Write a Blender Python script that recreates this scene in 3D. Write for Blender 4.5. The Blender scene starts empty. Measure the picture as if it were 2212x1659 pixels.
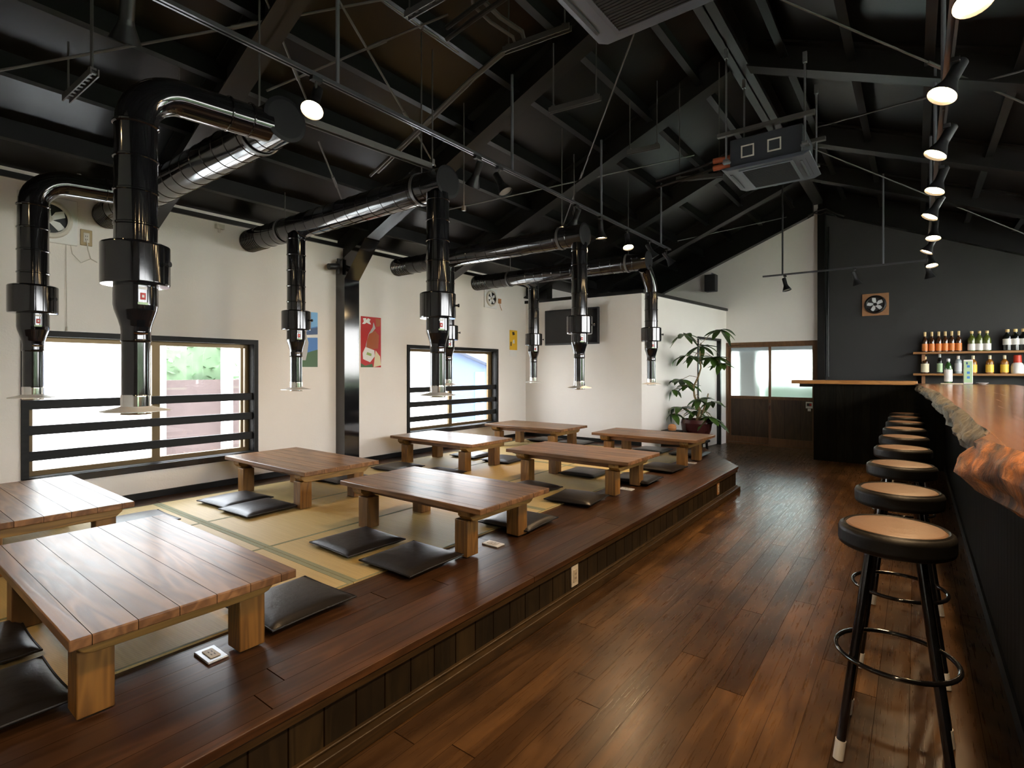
import bpy, bmesh, math, random
from mathutils import Vector, Matrix
random.seed(7)
PI = math.pi
sc = bpy.context.scene
C = sc.collection

# ------------------------------------------------------------------ camera
F_PX = 1140.0; TH = 0.653; CAM_H = 1.3
cam = bpy.data.cameras.new('camera'); camo = bpy.data.objects.new('camera', cam); C.objects.link(camo)
camo.location = (0, 0, CAM_H); camo.rotation_euler = (PI/2, 0, TH)
cam.lens = F_PX/2212*36; cam.sensor_width = 36; cam.shift_y = -29.5/2212; cam.clip_start = .05
sc.camera = camo
sc.view_settings.view_transform = 'Standard'; sc.view_settings.look = 'None'
sc.view_settings.exposure = 1.15; sc.view_settings.gamma = 1.0
cth, sth = math.cos(TH), math.sin(TH)
def ray(x, y):
    a = (x-1106)/F_PX; b = (800-y)/F_PX
    return Vector((-sth+a*cth, cth+a*sth, b))
def on_z(x, y, z): r = ray(x, y); t = (z-CAM_H)/r.z; return Vector((r.x*t, r.y*t, z))
def on_x(x, y, X): r = ray(x, y); t = X/r.x; return Vector((X, r.y*t, CAM_H+r.z*t))
def on_y(x, y, Y): r = ray(x, y); t = Y/r.y; return Vector((r.x*t, Y, CAM_H+r.z*t))

# ------------------------------------------------------------------ materials
def new_mat(name):
    m = bpy.data.materials.new(name); m.use_nodes = True
    nt = m.node_tree; b = nt.nodes['Principled BSDF']
    return m, nt, b
def N(nt, t, **kw):
    n = nt.nodes.new(t)
    for k, v in kw.items(): setattr(n, k, v)
    return n
def math_n(nt, op, a, b=None, c=None):
    n = nt.nodes.new('ShaderNodeMath'); n.operation = op
    for i, v in enumerate((a, b, c)):
        if v is None: continue
        if isinstance(v, (int, float)): n.inputs[i].default_value = v
        else: nt.links.new(v, n.inputs[i])
    return n.outputs[0]
def mix_c(nt, fac, a, b, mode='MIX'):
    n = nt.nodes.new('ShaderNodeMix'); n.data_type = 'RGBA'; n.blend_type = mode
    if isinstance(fac, (int, float)): n.inputs[0].default_value = fac
    else: nt.links.new(fac, n.inputs[0])
    for i, v in ((6, a), (7, b)):
        if isinstance(v, tuple): n.inputs[i].default_value = (*v, 1)
        else: nt.links.new(v, n.inputs[i])
    return n.outputs[2]
def plain(name, col, rough=.5, metal=0, coat=0, noise=0, nscale=8, bump=0, bscale=60, spec=.5):
    m, nt, b = new_mat(name)
    b.inputs['Roughness'].default_value = rough; b.inputs['Metallic'].default_value = metal
    b.inputs['Coat Weight'].default_value = coat; b.inputs['Coat Roughness'].default_value = .08
    b.inputs['Specular IOR Level'].default_value = spec
    tc = N(nt, 'ShaderNodeTexCoord')
    if noise:
        n = N(nt, 'ShaderNodeTexNoise'); n.inputs['Scale'].default_value = nscale; n.inputs['Detail'].default_value = 5
        nt.links.new(tc.outputs['Object'], n.inputs['Vector'])
        lo = tuple(c*(1-noise) for c in col); hi = tuple(min(1, c*(1+noise)) for c in col)
        nt.links.new(mix_c(nt, n.outputs['Fac'], lo, hi), b.inputs['Base Color'])
    else: b.inputs['Base Color'].default_value = (*col, 1)
    if bump:
        n = N(nt, 'ShaderNodeTexNoise'); n.inputs['Scale'].default_value = bscale; n.inputs['Detail'].default_value = 4
        nt.links.new(tc.outputs['Object'], n.inputs['Vector'])
        bp = N(nt, 'ShaderNodeBump'); bp.inputs['Strength'].default_value = bump; bp.inputs['Distance'].default_value = .01
        nt.links.new(n.outputs['Fac'], bp.inputs['Height']); nt.links.new(bp.outputs[0], b.inputs['Normal'])
    return m
def emit(name, col, s):
    m = bpy.data.materials.new(name); m.use_nodes = True; nt = m.node_tree
    nt.nodes.remove(nt.nodes['Principled BSDF']); e = N(nt, 'ShaderNodeEmission')
    e.inputs[0].default_value = (*col, 1); e.inputs[1].default_value = s
    nt.links.new(e.outputs[0], nt.nodes['Material Output'].inputs[0]); return m
def wood(name, dark, light, along='X', across='Y', w=.11, L=None, rough=.35, tint=.35, groove=.025, ringy=14., coat=0., bump=.15, stain=0., gcol=(.01, .006, .003), per_obj=True, spec=.5, knots=True, fine=5.0):
    m, nt, b = new_mat(name)
    tc = N(nt, 'ShaderNodeTexCoord'); sp = N(nt, 'ShaderNodeSeparateXYZ'); nt.links.new(tc.outputs['Object'], sp.inputs[0])
    u, v = sp.outputs[along], sp.outputs[across]
    oth = [a for a in 'XYZ' if a not in (along, across)][0]; o = sp.outputs[oth]
    vi = math_n(nt, 'DIVIDE', math_n(nt, 'ADD', v, 50.0), w); idx = math_n(nt, 'FLOOR', vi); fr = math_n(nt, 'FRACT', vi)
    wn = N(nt, 'ShaderNodeTexWhiteNoise', noise_dimensions='1D')
    if per_obj:
        oi = N(nt, 'ShaderNodeObjectInfo'); nt.links.new(math_n(nt, 'MULTIPLY_ADD', oi.outputs['Random'], 97.0, idx), wn.inputs['W'])
    else: nt.links.new(idx, wn.inputs['W'])
    r1 = wn.outputs['Value']
    jl = None
    if L:
        ui = math_n(nt, 'DIVIDE', math_n(nt, 'ADD', math_n(nt, 'MULTIPLY', r1, L*3), math_n(nt, 'ADD', u, 60.0)), L)
        ju = math_n(nt, 'FLOOR', ui); fu = math_n(nt, 'FRACT', ui)
        wn2 = N(nt, 'ShaderNodeTexWhiteNoise', noise_dimensions='2D'); cv = N(nt, 'ShaderNodeCombineXYZ')
        nt.links.new(idx, cv.inputs[0]); nt.links.new(ju, cv.inputs[1]); nt.links.new(cv.outputs[0], wn2.inputs['Vector'])
        r1 = wn2.outputs['Value']
        jl = math_n(nt, 'LESS_THAN', math_n(nt, 'MULTIPLY', fu, L), .004)
    cx = N(nt, 'ShaderNodeCombineXYZ')
    nt.links.new(math_n(nt, 'MULTIPLY_ADD', r1, 43.0, math_n(nt, 'MULTIPLY', u, 1.1)), cx.inputs[0])
    nt.links.new(math_n(nt, 'MULTIPLY', v, 9.0), cx.inputs[1]); nt.links.new(math_n(nt, 'MULTIPLY', o, 9.0), cx.inputs[2])
    n1 = N(nt, 'ShaderNodeTexNoise'); n1.inputs['Scale'].default_value = 1.0; n1.inputs['Detail'].default_value = 2; n1.inputs['Distortion'].default_value = .6
    nt.links.new(cx.outputs[0], n1.inputs['Vector'])
    ring = math_n(nt, 'SINE', math_n(nt, 'MULTIPLY', n1.outputs['Fac'], ringy*6.28))
    ring = math_n(nt, 'MULTIPLY_ADD', ring, .5, .5)
    cx2 = N(nt, 'ShaderNodeCombineXYZ')
    nt.links.new(math_n(nt, 'MULTIPLY_ADD', r1, 17.0, math_n(nt, 'MULTIPLY', u, fine)), cx2.inputs[0])
    nt.links.new(math_n(nt, 'MULTIPLY', v, 110.0), cx2.inputs[1]); nt.links.new(math_n(nt, 'MULTIPLY', o, 110.0), cx2.inputs[2])
    n2 = N(nt, 'ShaderNodeTexNoise'); n2.inputs['Scale'].default_value = 1.0; n2.inputs['Detail'].default_value = 3
    nt.links.new(cx2.outputs[0], n2.inputs['Vector'])
    g = math_n(nt, 'ADD', math_n(nt, 'MULTIPLY', ring, .48), math_n(nt, 'MULTIPLY_ADD', n2.outputs['Fac'], .30, .11))
    col = mix_c(nt, g, dark, light)
    val = math_n(nt, 'MULTIPLY_ADD', r1, tint*2, 1-tint)
    hs = N(nt, 'ShaderNodeHueSaturation'); nt.links.new(col, hs.inputs['Color']); nt.links.new(val, hs.inputs['Value'])
    col = hs.outputs[0]
    if knots:
        kx = N(nt, 'ShaderNodeCombineXYZ')
        nt.links.new(math_n(nt, 'MULTIPLY_ADD', r1, 11.0, math_n(nt, 'MULTIPLY', u, 5.0)), kx.inputs[0]); nt.links.new(math_n(nt, 'MULTIPLY', v, 9.0), kx.inputs[1])
        vo = N(nt, 'ShaderNodeTexVoronoi'); vo.inputs['Scale'].default_value = 1.0; nt.links.new(kx.outputs[0], vo.inputs['Vector'])
        kn = math_n(nt, 'SUBTRACT', 1.0, math_n(nt, 'MULTIPLY', vo.outputs['Distance'], 7.0)); kn = math_n(nt, 'MAXIMUM', kn, 0.0)
        sk = N(nt, 'ShaderNodeSeparateColor'); nt.links.new(vo.outputs['Color'], sk.inputs[0]); kn = math_n(nt, 'MULTIPLY', kn, math_n(nt, 'GREATER_THAN', sk.outputs[0], .8))
        col = mix_c(nt, math_n(nt, 'MULTIPLY', kn, .75), col, tuple(c*.25 for c in dark))
    if stain:
        ns = N(nt, 'ShaderNodeTexNoise'); ns.inputs['Scale'].default_value = 2.6; ns.inputs['Detail'].default_value = 5
        nt.links.new(tc.outputs['Object'], ns.inputs['Vector'])
        st = math_n(nt, 'MULTIPLY_ADD', ns.outputs['Fac'], -2.5, 1.75); st = math_n(nt, 'MINIMUM', math_n(nt, 'MAXIMUM', st, 0.0), 1.0)
        col = mix_c(nt, math_n(nt, 'MULTIPLY', st, stain), col, tuple(c*.35 for c in dark))
    gr = math_n(nt, 'LESS_THAN', fr, groove)
    if jl is not None: gr = math_n(nt, 'MAXIMUM', gr, jl)
    col = mix_c(nt, gr, col, gcol)
    nt.links.new(col, b.inputs['Base Color'])
    nt.links.new(math_n(nt, 'ADD', math_n(nt, 'MULTIPLY_ADD', n2.outputs['Fac'], .16, rough-.08), math_n(nt, 'MULTIPLY', gr, .4)), b.inputs['Roughness'])
    nt.links.new(math_n(nt, 'MULTIPLY_ADD', gr, -spec, spec), b.inputs['Specular IOR Level'])
    b.inputs['Coat Weight'].default_value = coat; b.inputs['Coat Roughness'].default_value = .15
    bp = N(nt, 'ShaderNodeBump'); bp.inputs['Strength'].default_value = bump; bp.inputs['Distance'].default_value = .004
    nt.links.new(math_n(nt, 'SUBTRACT', math_n(nt, 'MULTIPLY', g, .25), math_n(nt, 'MULTIPLY', gr, 1.0)), bp.inputs['Height'])
    nt.links.new(bp.outputs[0], b.inputs['Normal'])
    return m

M = {}
M['plaster'] = plain('plaster', (.83, .785, .725), .75, noise=.03, nscale=3, bump=.12, bscale=90)
M['dark_wall'] = plain('dark_wall', (.0245, .0235, .022), .6, noise=.12, nscale=2, bump=.1, bscale=80)
M['ceil'] = plain('ceil', (.0055, .005, .005), .31, noise=.4, nscale=5, bump=.06, bscale=14)
M['steel_black'] = plain('steel_black', (.0045, .0045, .0045), .34, noise=.3, nscale=14, spec=.4)
M['beam_grey'] = plain('beam_grey', (.011, .0105, .010), .34, noise=.25, nscale=6)
M['gloss_black'] = plain('gloss_black', (.006, .006, .007), .09, coat=.6)
M['duct'] = plain('duct', (.010, .010, .011), .12, coat=.4)
M['matte_black'] = plain('matte_black', (.010, .010, .011), .5)
M['brushed'] = plain('brushed', (.80, .79, .76), .42, metal=.55)
M['cap_black'] = plain('cap_black', (.006, .006, .007), .6, spec=.2)
M['chrome'] = plain('chrome', (.78, .77, .74), .10, metal=1)
M['galv'] = plain('galv', (.42, .43, .45), .35, metal=.9, noise=.2, nscale=40)
M['rod_grey'] = plain('rod_grey', (.12, .115, .11), .4, metal=.5)
M['floor'] = wood('floor', (.046, .021, .007), (.155, .078, .029), 'Y', 'X', .105, 1.9, .29, .34, .016, 3, stain=.7, per_obj=False, bump=.2, spec=.42, knots=False, gcol=(.012, .006, .003))
M['deck'] = wood('deck', (.032, .013, .005), (.118, .052, .020), 'Y', 'X', .115, 2.4, .36, .34, .013, 6, stain=.6, per_obj=False, bump=.3, spec=.38, knots=False, gcol=(.012, .006, .003))
M['fascia'] = wood('fascia', (.010, .007, .003), (.050, .033, .012), 'Z', 'Y', .125, None, .5, .55, .05, 6, stain=.8, per_obj=False, bump=.6)
M['fascia_end'] = wood('fascia_end', (.016, .011, .005), (.058, .040, .016), 'Z', 'X', .125, None, .5, .45, .03, 9, per_obj=False)
M['molding'] = wood('molding', (.022, .013, .005), (.075, .043, .015), 'Y', 'X', 9, None, .42, .1, 0, 8, per_obj=False)
M['top'] = wood('top', (.095, .040, .013), (.335, .165, .064), 'X', 'Y', .110, None, .40, .26, .019, 5, coat=.08, stain=.45, bump=.35, spec=.36)
M['leg'] = wood('leg', (.105, .045, .008), (.33, .155, .030), 'Z', 'X', 5, None, .45, .1, 0, 7, stain=.35)
M['batten'] = wood('batten', (.13, .065, .010), (.36, .185, .036), 'Y', 'X', 5, None, .45, .1, 0, 7, stain=.3)
M['rail'] = wood('rail', (.10, .040, .009), (.27, .115, .026), 'X', 'Y', 5, None, .45, .1, 0, 7, stain=.3)
M['counter_panel'] = wood('counter_panel', (.003, .0025, .0015), (.011, .009, .005), 'Z', 'X', .10, None, .6, .4, .04, 6, per_obj=False, spec=.10)
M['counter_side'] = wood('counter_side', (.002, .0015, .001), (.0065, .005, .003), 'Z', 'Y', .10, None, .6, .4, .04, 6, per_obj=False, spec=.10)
M['slab'] = wood('slab', (.19, .078, .032), (.30, .135, .058), 'Y', 'X', 9, None, .24, .1, 0, 5, coat=.4, per_obj=False, bump=.03, knots=False, fine=.8)
M['board'] = wood('board', (.30, .11, .025), (.52, .24, .07), 'X', 'Y', 9, None, .35, .1, 0, 10, per_obj=False, knots=False)
M['shelf'] = wood('shelf', (.25, .10, .03), (.42, .20, .06), 'X', 'Y', 9, None, .4, .1, 0, 10, per_obj=False, knots=False)
M['door_wood'] = wood('door_wood', (.034, .017, .007), (.070, .036, .015), 'Z', 'X', .24, None, .42, .2, .012, 6, per_obj=False, knots=False)
M['door_frame'] = wood('door_frame', (.10, .045, .016), (.17, .08, .03), 'Z', 'X', 9, None, .45, .1, 0, 6, per_obj=False, knots=False)
M['cushion'] = plain('cushion', (.013, .011, .010), .36, spec=.38, noise=.2, nscale=9, bump=.15, bscale=25)
M['vinyl'] = plain('vinyl', (.008, .0075, .007), .46, bump=.1, bscale=60, spec=.3)
M['seat_tan'] = plain('seat_tan', (.165, .095, .058), .42, noise=.12, nscale=14, bump=.12, bscale=120)
M['white_plastic'] = plain('white_plastic', (.78, .77, .74), .4)
M['ivory'] = plain('ivory', (.62, .58, .50), .5)
M['tan_plate'] = plain('tan_plate', (.30, .22, .11), .35, metal=.3)
M['bronze'] = plain('bronze', (.13, .085, .035), .35, metal=.5)
M['black_wood'] = wood('black_wood', (.003, .003, .0025), (.009, .008, .007), 'Y', 'X', 9, None, .5, .1, 0, 6, per_obj=False, knots=False, spec=.25)
M['sill'] = plain('sill', (.02, .018, .018), .16, coat=.4)
M['grey_unit'] = plain('grey_unit', (.040, .044, .052), .42)
M['grey_panel'] = plain('grey_panel', (.075, .085, .108), .38)
M['grille'] = plain('grille', (.018, .018, .02), .6)
M['orange_pipe'] = plain('orange_pipe', (.42, .10, .035), .6)
M['soil'] = plain('soil', (.04, .025, .012), .9, noise=.5, nscale=40)
M['pot'] = plain('pot', (.055, .012, .012), .25, coat=.4)
M['stem'] = plain('stem', (.20, .14, .06), .7, noise=.3, nscale=30)
M['leaf'] = plain('leaf', (.050, .105, .018), .38, noise=.55, nscale=7)
M['screen'] = plain('screen', (.006, .006, .007), .12)
M['clay'] = plain('clay', (.5, .22, .08), .7)
M['fan_wood'] = plain('fan_wood', (.34, .16, .07), .5, noise=.25, nscale=10)
M['red'] = plain('red', (.55, .015, .012), .5)
M['wood_plate'] = plain('wood_plate', (.42, .22, .10), .5, noise=.2, nscale=20)
for k, c in dict(p_red=(.50, .012, .010), p_white=(.80, .78, .74), p_amber=(.42, .09, .012), p_yellow=(.85, .50, .02), p_blue=(.05, .20, .55), p_sky=(.18, .45, .78), p_green=(.05, .13, .04), p_navy=(.03, .08, .20), p_dark=(.03, .02, .02), p_grey=(.45, .45, .43), p_lgreen=(.30, .42, .10), p_cream=(.75, .66, .42)).items():
    M[k] = plain(k, c, .45)
for k, c in dict(g_brown=(.055, .018, .006), g_green=(.03, .09, .02), g_dark=(.008, .010, .008), g_clear=(.30, .33, .34), g_amber=(.30, .11, .015), g_olive=(.10, .12, .02)).items():
    M[k] = plain(k, c, .08, coat=.5)
for k, c in dict(f_gold=(.75, .52, .22), l_orange=(.75, .22, .035), l_white=(.80, .76, .70), l_yellow=(.85, .55, .06), l_green=(.45, .62, .35), l_cream=(.78, .68, .45), l_red=(.65, .05, .02), l_silver=(.6, .6, .62)).items():
    M[k] = plain(k, c, .4)
M['lens'] = emit('lens', (1.0, .70, .36), 60)
M['lens_off'] = plain('lens_off', (.25, .22, .2), .15)
M['ground'] = plain('ground', (.55, .53, .50), .9, noise=.1, nscale=2)
M['grassy'] = plain('grassy', (.22, .36, .10), .9, noise=.4, nscale=4)
M['hedge_leaf'] = plain('hedge_leaf', (.070, .125, .060), .6, noise=.7, nscale=6)
M['hut'] = plain('hut', (.060, .042, .040), .8, noise=.2, nscale=5)
M['blue_wall'] = plain('blue_wall', (.055, .085, .15), .8, noise=.1, nscale=2)
M['grey_roof'] = plain('grey_roof', (.075, .09, .13), .8)
# tatami: fine ribs across
def tatami_mat():
    m, nt, b = new_mat('tatami'); tc = N(nt, 'ShaderNodeTexCoord'); sp = N(nt, 'ShaderNodeSeparateXYZ'); nt.links.new(tc.outputs['Object'], sp.inputs[0])
    n = N(nt, 'ShaderNodeTexNoise'); n.inputs['Scale'].default_value = 3; n.inputs['Detail'].default_value = 6
    cx = N(nt, 'ShaderNodeCombineXYZ'); nt.links.new(math_n(nt, 'MULTIPLY', sp.outputs['X'], .8), cx.inputs[0]); nt.links.new(math_n(nt, 'MULTIPLY', sp.outputs['Y'], 25.0), cx.inputs[1])
    nt.links.new(cx.outputs[0], n.inputs['Vector'])
    rib = math_n(nt, 'MULTIPLY_ADD', math_n(nt, 'SINE', math_n(nt, 'MULTIPLY', sp.outputs['X'], 420.0)), .5, .5)
    g = math_n(nt, 'ADD', math_n(nt, 'MULTIPLY', n.outputs['Fac'], .7), math_n(nt, 'MULTIPLY', rib, .3))
    col = mix_c(nt, g, (.36, .25, .085), (.62, .47, .20))
    nt.links.new(col, b.inputs['Base Color']); b.inputs['Roughness'].default_value = .55
    bp = N(nt, 'ShaderNodeBump'); bp.inputs['Strength'].default_value = .25; bp.inputs['Distance'].default_value = .002
    nt.links.new(rib, bp.inputs['Height']); nt.links.new(bp.outputs[0], b.inputs['Normal']); return m
M['tatami'] = tatami_mat()
M['heri'] = plain('heri', (.23, .235, .125), .75, noise=.15, nscale=60)
# bark of the live edge
def bark_mat():
    m, nt, b = new_mat('bark'); tc = N(nt, 'ShaderNodeTexCoord')
    mp = N(nt, 'ShaderNodeMapping'); mp.inputs['Scale'].default_value = (1.6, 1.0, .55); mp.inputs['Rotation'].default_value = (.7, 0, 0)
    nt.links.new(tc.outputs['Object'], mp.inputs[0])
    n = N(nt, 'ShaderNodeTexNoise'); n.inputs['Scale'].default_value = 9; n.inputs['Detail'].default_value = 9; n.inputs['Roughness'].default_value = .68; n.inputs['Distortion'].default_value = 1.4
    nt.links.new(mp.outputs[0], n.inputs['Vector'])
    n2 = N(nt, 'ShaderNodeTexNoise'); n2.inputs['Scale'].default_value = 4.5; n2.inputs['Detail'].default_value = 4; nt.links.new(tc.outputs['Object'], n2.inputs['Vector'])
    fac = math_n(nt, 'ADD', math_n(nt, 'MULTIPLY', n.outputs['Fac'], .65), math_n(nt, 'MULTIPLY', n2.outputs['Fac'], .35))
    sp = N(nt, 'ShaderNodeSeparateXYZ'); nt.links.new(tc.outputs['Object'], sp.inputs[0])
    near = math_n(nt, 'MULTIPLY_ADD', sp.outputs['Y'], -9.0, 18.6); near = math_n(nt, 'MINIMUM', math_n(nt, 'MAXIMUM', near, 0.0), 1.0)
    r1 = N(nt, 'ShaderNodeValToRGB'); r2 = N(nt, 'ShaderNodeValToRGB')
    for r, cols in ((r1, [(.38, (.035, .022, .012)), (.50, (.135, .115, .075)), (.64, (.27, .25, .19))]), (r2, [(.40, (.035, .012, .005)), (.50, (.24, .08, .018)), (.60, (.68, .23, .03))])):
        r.color_ramp.elements[0].position = cols[0][0]; r.color_ramp.elements[0].color = (*cols[0][1], 1)
        r.color_ramp.elements[1].position = cols[2][0]; r.color_ramp.elements[1].color = (*cols[2][1], 1)
        e = r.color_ramp.elements.new(cols[1][0]); e.color = (*cols[1][1], 1)
        nt.links.new(fac, r.inputs[0])
    nt.links.new(mix_c(nt, near, r1.outputs[0], r2.outputs[0]), b.inputs['Base Color'])
    b.inputs['Roughness'].default_value = .48
    bp = N(nt, 'ShaderNodeBump'); bp.inputs['Strength'].default_value = .9; bp.inputs['Distance'].default_value = .03
    nt.links.new(fac, bp.inputs['Height']); nt.links.new(bp.outputs[0], b.inputs['Normal']); return m
M['bark'] = bark_mat()
def glass_clear():
    m = bpy.data.materials.new('glass_clear'); m.use_nodes = True; nt = m.node_tree; nt.nodes.remove(nt.nodes['Principled BSDF'])
    t = N(nt, 'ShaderNodeBsdfTransparent'); g = N(nt, 'ShaderNodeBsdfGlossy'); g.inputs['Roughness'].default_value = .02
    mx = N(nt, 'ShaderNodeMixShader'); mx.inputs[0].default_value = .06
    nt.links.new(t.outputs[0], mx.inputs[1]); nt.links.new(g.outputs[0], mx.inputs[2]); nt.links.new(mx.outputs[0], nt.nodes['Material Output'].inputs[0]); return m
def glass_frost(name, tr=.35, rough=.28, rc=(.97, .99, .98, 1)):
    m = bpy.data.materials.new(name); m.use_nodes = True; nt = m.node_tree; nt.nodes.remove(nt.nodes['Principled BSDF'])
    t = N(nt, 'ShaderNodeBsdfTranslucent'); t.inputs[0].default_value = (.95, .97, .97, 1)
    r = N(nt, 'ShaderNodeBsdfRefraction'); r.inputs['Roughness'].default_value = rough; r.inputs['IOR'].default_value = 1.3; r.inputs[0].default_value = rc
    mx = N(nt, 'ShaderNodeMixShader'); mx.inputs[0].default_value = tr
    nt.links.new(t.outputs[0], mx.inputs[1]); nt.links.new(r.outputs[0], mx.inputs[2]); nt.links.new(mx.outputs[0], nt.nodes['Material Output'].inputs[0]); return m
M['glass'] = glass_clear(); M['frost'] = glass_frost('frost', .1); M['frost_door'] = glass_frost('frost_door', .95, .33, (.70, .78, .76, 1))

# ------------------------------------------------------------------ mesh builder
class MB:
    def __init__(s): s.v = []; s.f = []; s.sm = []
    def add(s, vs, fs, smooth=False):
        o = len(s.v); s.v += [tuple(p) for p in vs]
        for f in fs: s.f.append(tuple(i+o for i in f)); s.sm.append(smooth)
        return s
    def hexa(s, p):   # 8 points: bottom 4 ccw, top 4
        return s.add(p, [(0, 3, 2, 1), (4, 5, 6, 7), (0, 1, 5, 4), (1, 2, 6, 5), (2, 3, 7, 6), (3, 0, 4, 7)])
    def box(s, x0, x1, y0, y1, z0, z1):
        return s.hexa([(x0, y0, z0), (x1, y0, z0), (x1, y1, z0), (x0, y1, z0), (x0, y0, z1), (x1, y0, z1), (x1, y1, z1), (x0, y1, z1)])
    def ring_frame(s, plane, c, a0, a1, b0, b1, w, t):   # rectangular frame; plane 'X': (y,z) at x=c..c+t
        for (p0, p1, q0, q1) in ((a0, a1, b0, b0+w), (a0, a1, b1-w, b1), (a0, a0+w, b0+w, b1-w), (a1-w, a1, b0+w, b1-w)):
            if plane == 'X': s.box(c, c+t, p0, p1, q0, q1)
            elif plane == 'Y': s.box(p0, p1, c, c+t, q0, q1)
            else: s.box(p0, p1, q0, q1, c, c+t)
        return s
    def tube(s, path, r, n=10, caps=True, radii=None):
        P = [Vector(p) for p in path]; k = len(P); rs = radii or [r]*k
        t0 = (P[1]-P[0]).normalized(); up = Vector((0, 0, 1)) if abs(t0.z) < .9 else Vector((1, 0, 0))
        a = t0.cross(up).normalized(); vs = []
        for i in range(k):
            t = ((P[min(i+1, k-1)]-P[i]).normalized() + (P[i]-P[max(i-1, 0)]).normalized()); t = t.normalized() if t.length > 1e-9 else t0
            a = (a - t*a.dot(t)).normalized(); b = t.cross(a)
            for j in range(n):
                an = 2*PI*j/n; vs.append(P[i]+(a*math.cos(an)+b*math.sin(an))*rs[i])
        fs = [(i*n+j, i*n+(j+1) % n, (i+1)*n+(j+1) % n, (i+1)*n+j) for i in range(k-1) for j in range(n)]
        s.add(vs, fs, True)
        if caps:
            o = len(s.v)-len(vs); s.f.append(tuple(o+j for j in reversed(range(n)))); s.f.append(tuple(o+(k-1)*n+j for j in range(n))); s.sm += [False, False]
        return s
    def lathe(s, prof, c=(0, 0, 0), axis='Z', n=32, caps=True):   # prof: (r, h)
        q = [prof[0]]
        for (r0, h0), (r1, h1) in zip(prof[:-1], prof[1:]):     # holding loops keep straight walls straight in the shading
            L = math.hypot(r1-r0, h1-h0)
            if L > .012:
                t = .0025/L; q += [(r0+(r1-r0)*t, h0+(h1-h0)*t), (r1-(r1-r0)*t, h1-(h1-h0)*t)]
            q.append((r1, h1))
        prof = q; vs = []
        for r, h in prof:
            for j in range(n):
                a = 2*PI*j/n; p = (r*math.cos(a), r*math.sin(a), h)
                if axis == 'X': p = (h, r*math.cos(a), r*math.sin(a))
                elif axis == 'Y': p = (r*math.sin(a), h, r*math.cos(a))
                vs.append((p[0]+c[0], p[1]+c[1], p[2]+c[2]))
        k = len(prof); fs = [(i*n+j, i*n+(j+1) % n, (i+1)*n+(j+1) % n, (i+1)*n+j) for i in range(k-1) for j in range(n)]
        s.add(vs, fs, True)
        if caps:
            o = len(s.v)-len(vs)
            if prof[0][0] > 1e-5: s.f.append(tuple(o+j for j in reversed(range(n)))); s.sm.append(False)
            if prof[-1][0] > 1e-5: s.f.append(tuple(o+(k-1)*n+j for j in range(n))); s.sm.append(False)
        return s
    def prism(s, poly, z0, z1):
        n = len(poly); vs = [(x, y, z0) for x, y in poly]+[(x, y, z1) for x, y in poly]
        return s.add(vs, [tuple(reversed(range(n))), tuple(range(n, 2*n))]+[(i, (i+1) % n, n+(i+1) % n, n+i) for i in range(n)])
    def prism_x(s, poly, x0, x1):   # poly in (y,z)
        n = len(poly); vs = [(x0, y, z) for y, z in poly]+[(x1, y, z) for y, z in poly]
        return s.add(vs, [tuple(reversed(range(n))), tuple(range(n, 2*n))]+[(i, (i+1) % n, n+(i+1) % n, n+i) for i in range(n)])
    def prism_y(s, poly, y0, y1):   # poly in (x,z)
        n = len(poly); vs = [(x, y0, z) for x, z in poly]+[(x, y1, z) for x, z in poly]
        return s.add(vs, [tuple(range(n)), tuple(reversed(range(n, 2*n)))]+[(i, n+i, n+(i+1) % n, (i+1) % n) for i in range(n)])
    def build(s, name, mat, parent=None, bevel=0, seg=2, fix=True):
        me = bpy.data.meshes.new(name); me.from_pydata(s.v, [], s.f)
        me.polygons.foreach_set('use_smooth', s.sm)
        if fix:
            bm = bmesh.new(); bm.from_mesh(me); bmesh.ops.recalc_face_normals(bm, faces=bm.faces); bm.to_mesh(me); bm.free()
        me.set_sharp_from_angle(angle=math.radians(42))
        me.materials.append(M[mat] if isinstance(mat, str) else mat)
        o = bpy.data.objects.new(name, me); C.objects.link(o)
        if parent: o.parent = parent
        if bevel:
            b = o.modifiers.new('bevel', 'BEVEL'); b.width = bevel; b.segments = seg; b.limit_method = 'ANGLE'; b.angle_limit = math.radians(40)
        return o
def tag(o, label, cat, group=None):
    o['label'] = label; o['category'] = cat
    if group: o['group'] = group
    return o
def empty(name, loc, label, cat, group=None, rz=0):
    o = bpy.data.objects.new(name, None); o.empty_display_size = .1; C.objects.link(o)
    o.location = loc; o.rotation_euler = (0, 0, rz); tag(o, label, cat, group); return o
def struct(o): o['kind'] = 'structure'; return o
def dup(root, loc, label, rz=None, group=None):
    def cp(o, par):
        c = o.copy(); C.objects.link(c)
        if par: c.parent = par
        for ch in o.children: cp(ch, c)
        return c
    r = cp(root, None); r.location = loc; r['label'] = label
    if rz is not None: r.rotation_euler = (0, 0, rz)
    if group: r['group'] = group
    return r

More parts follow.
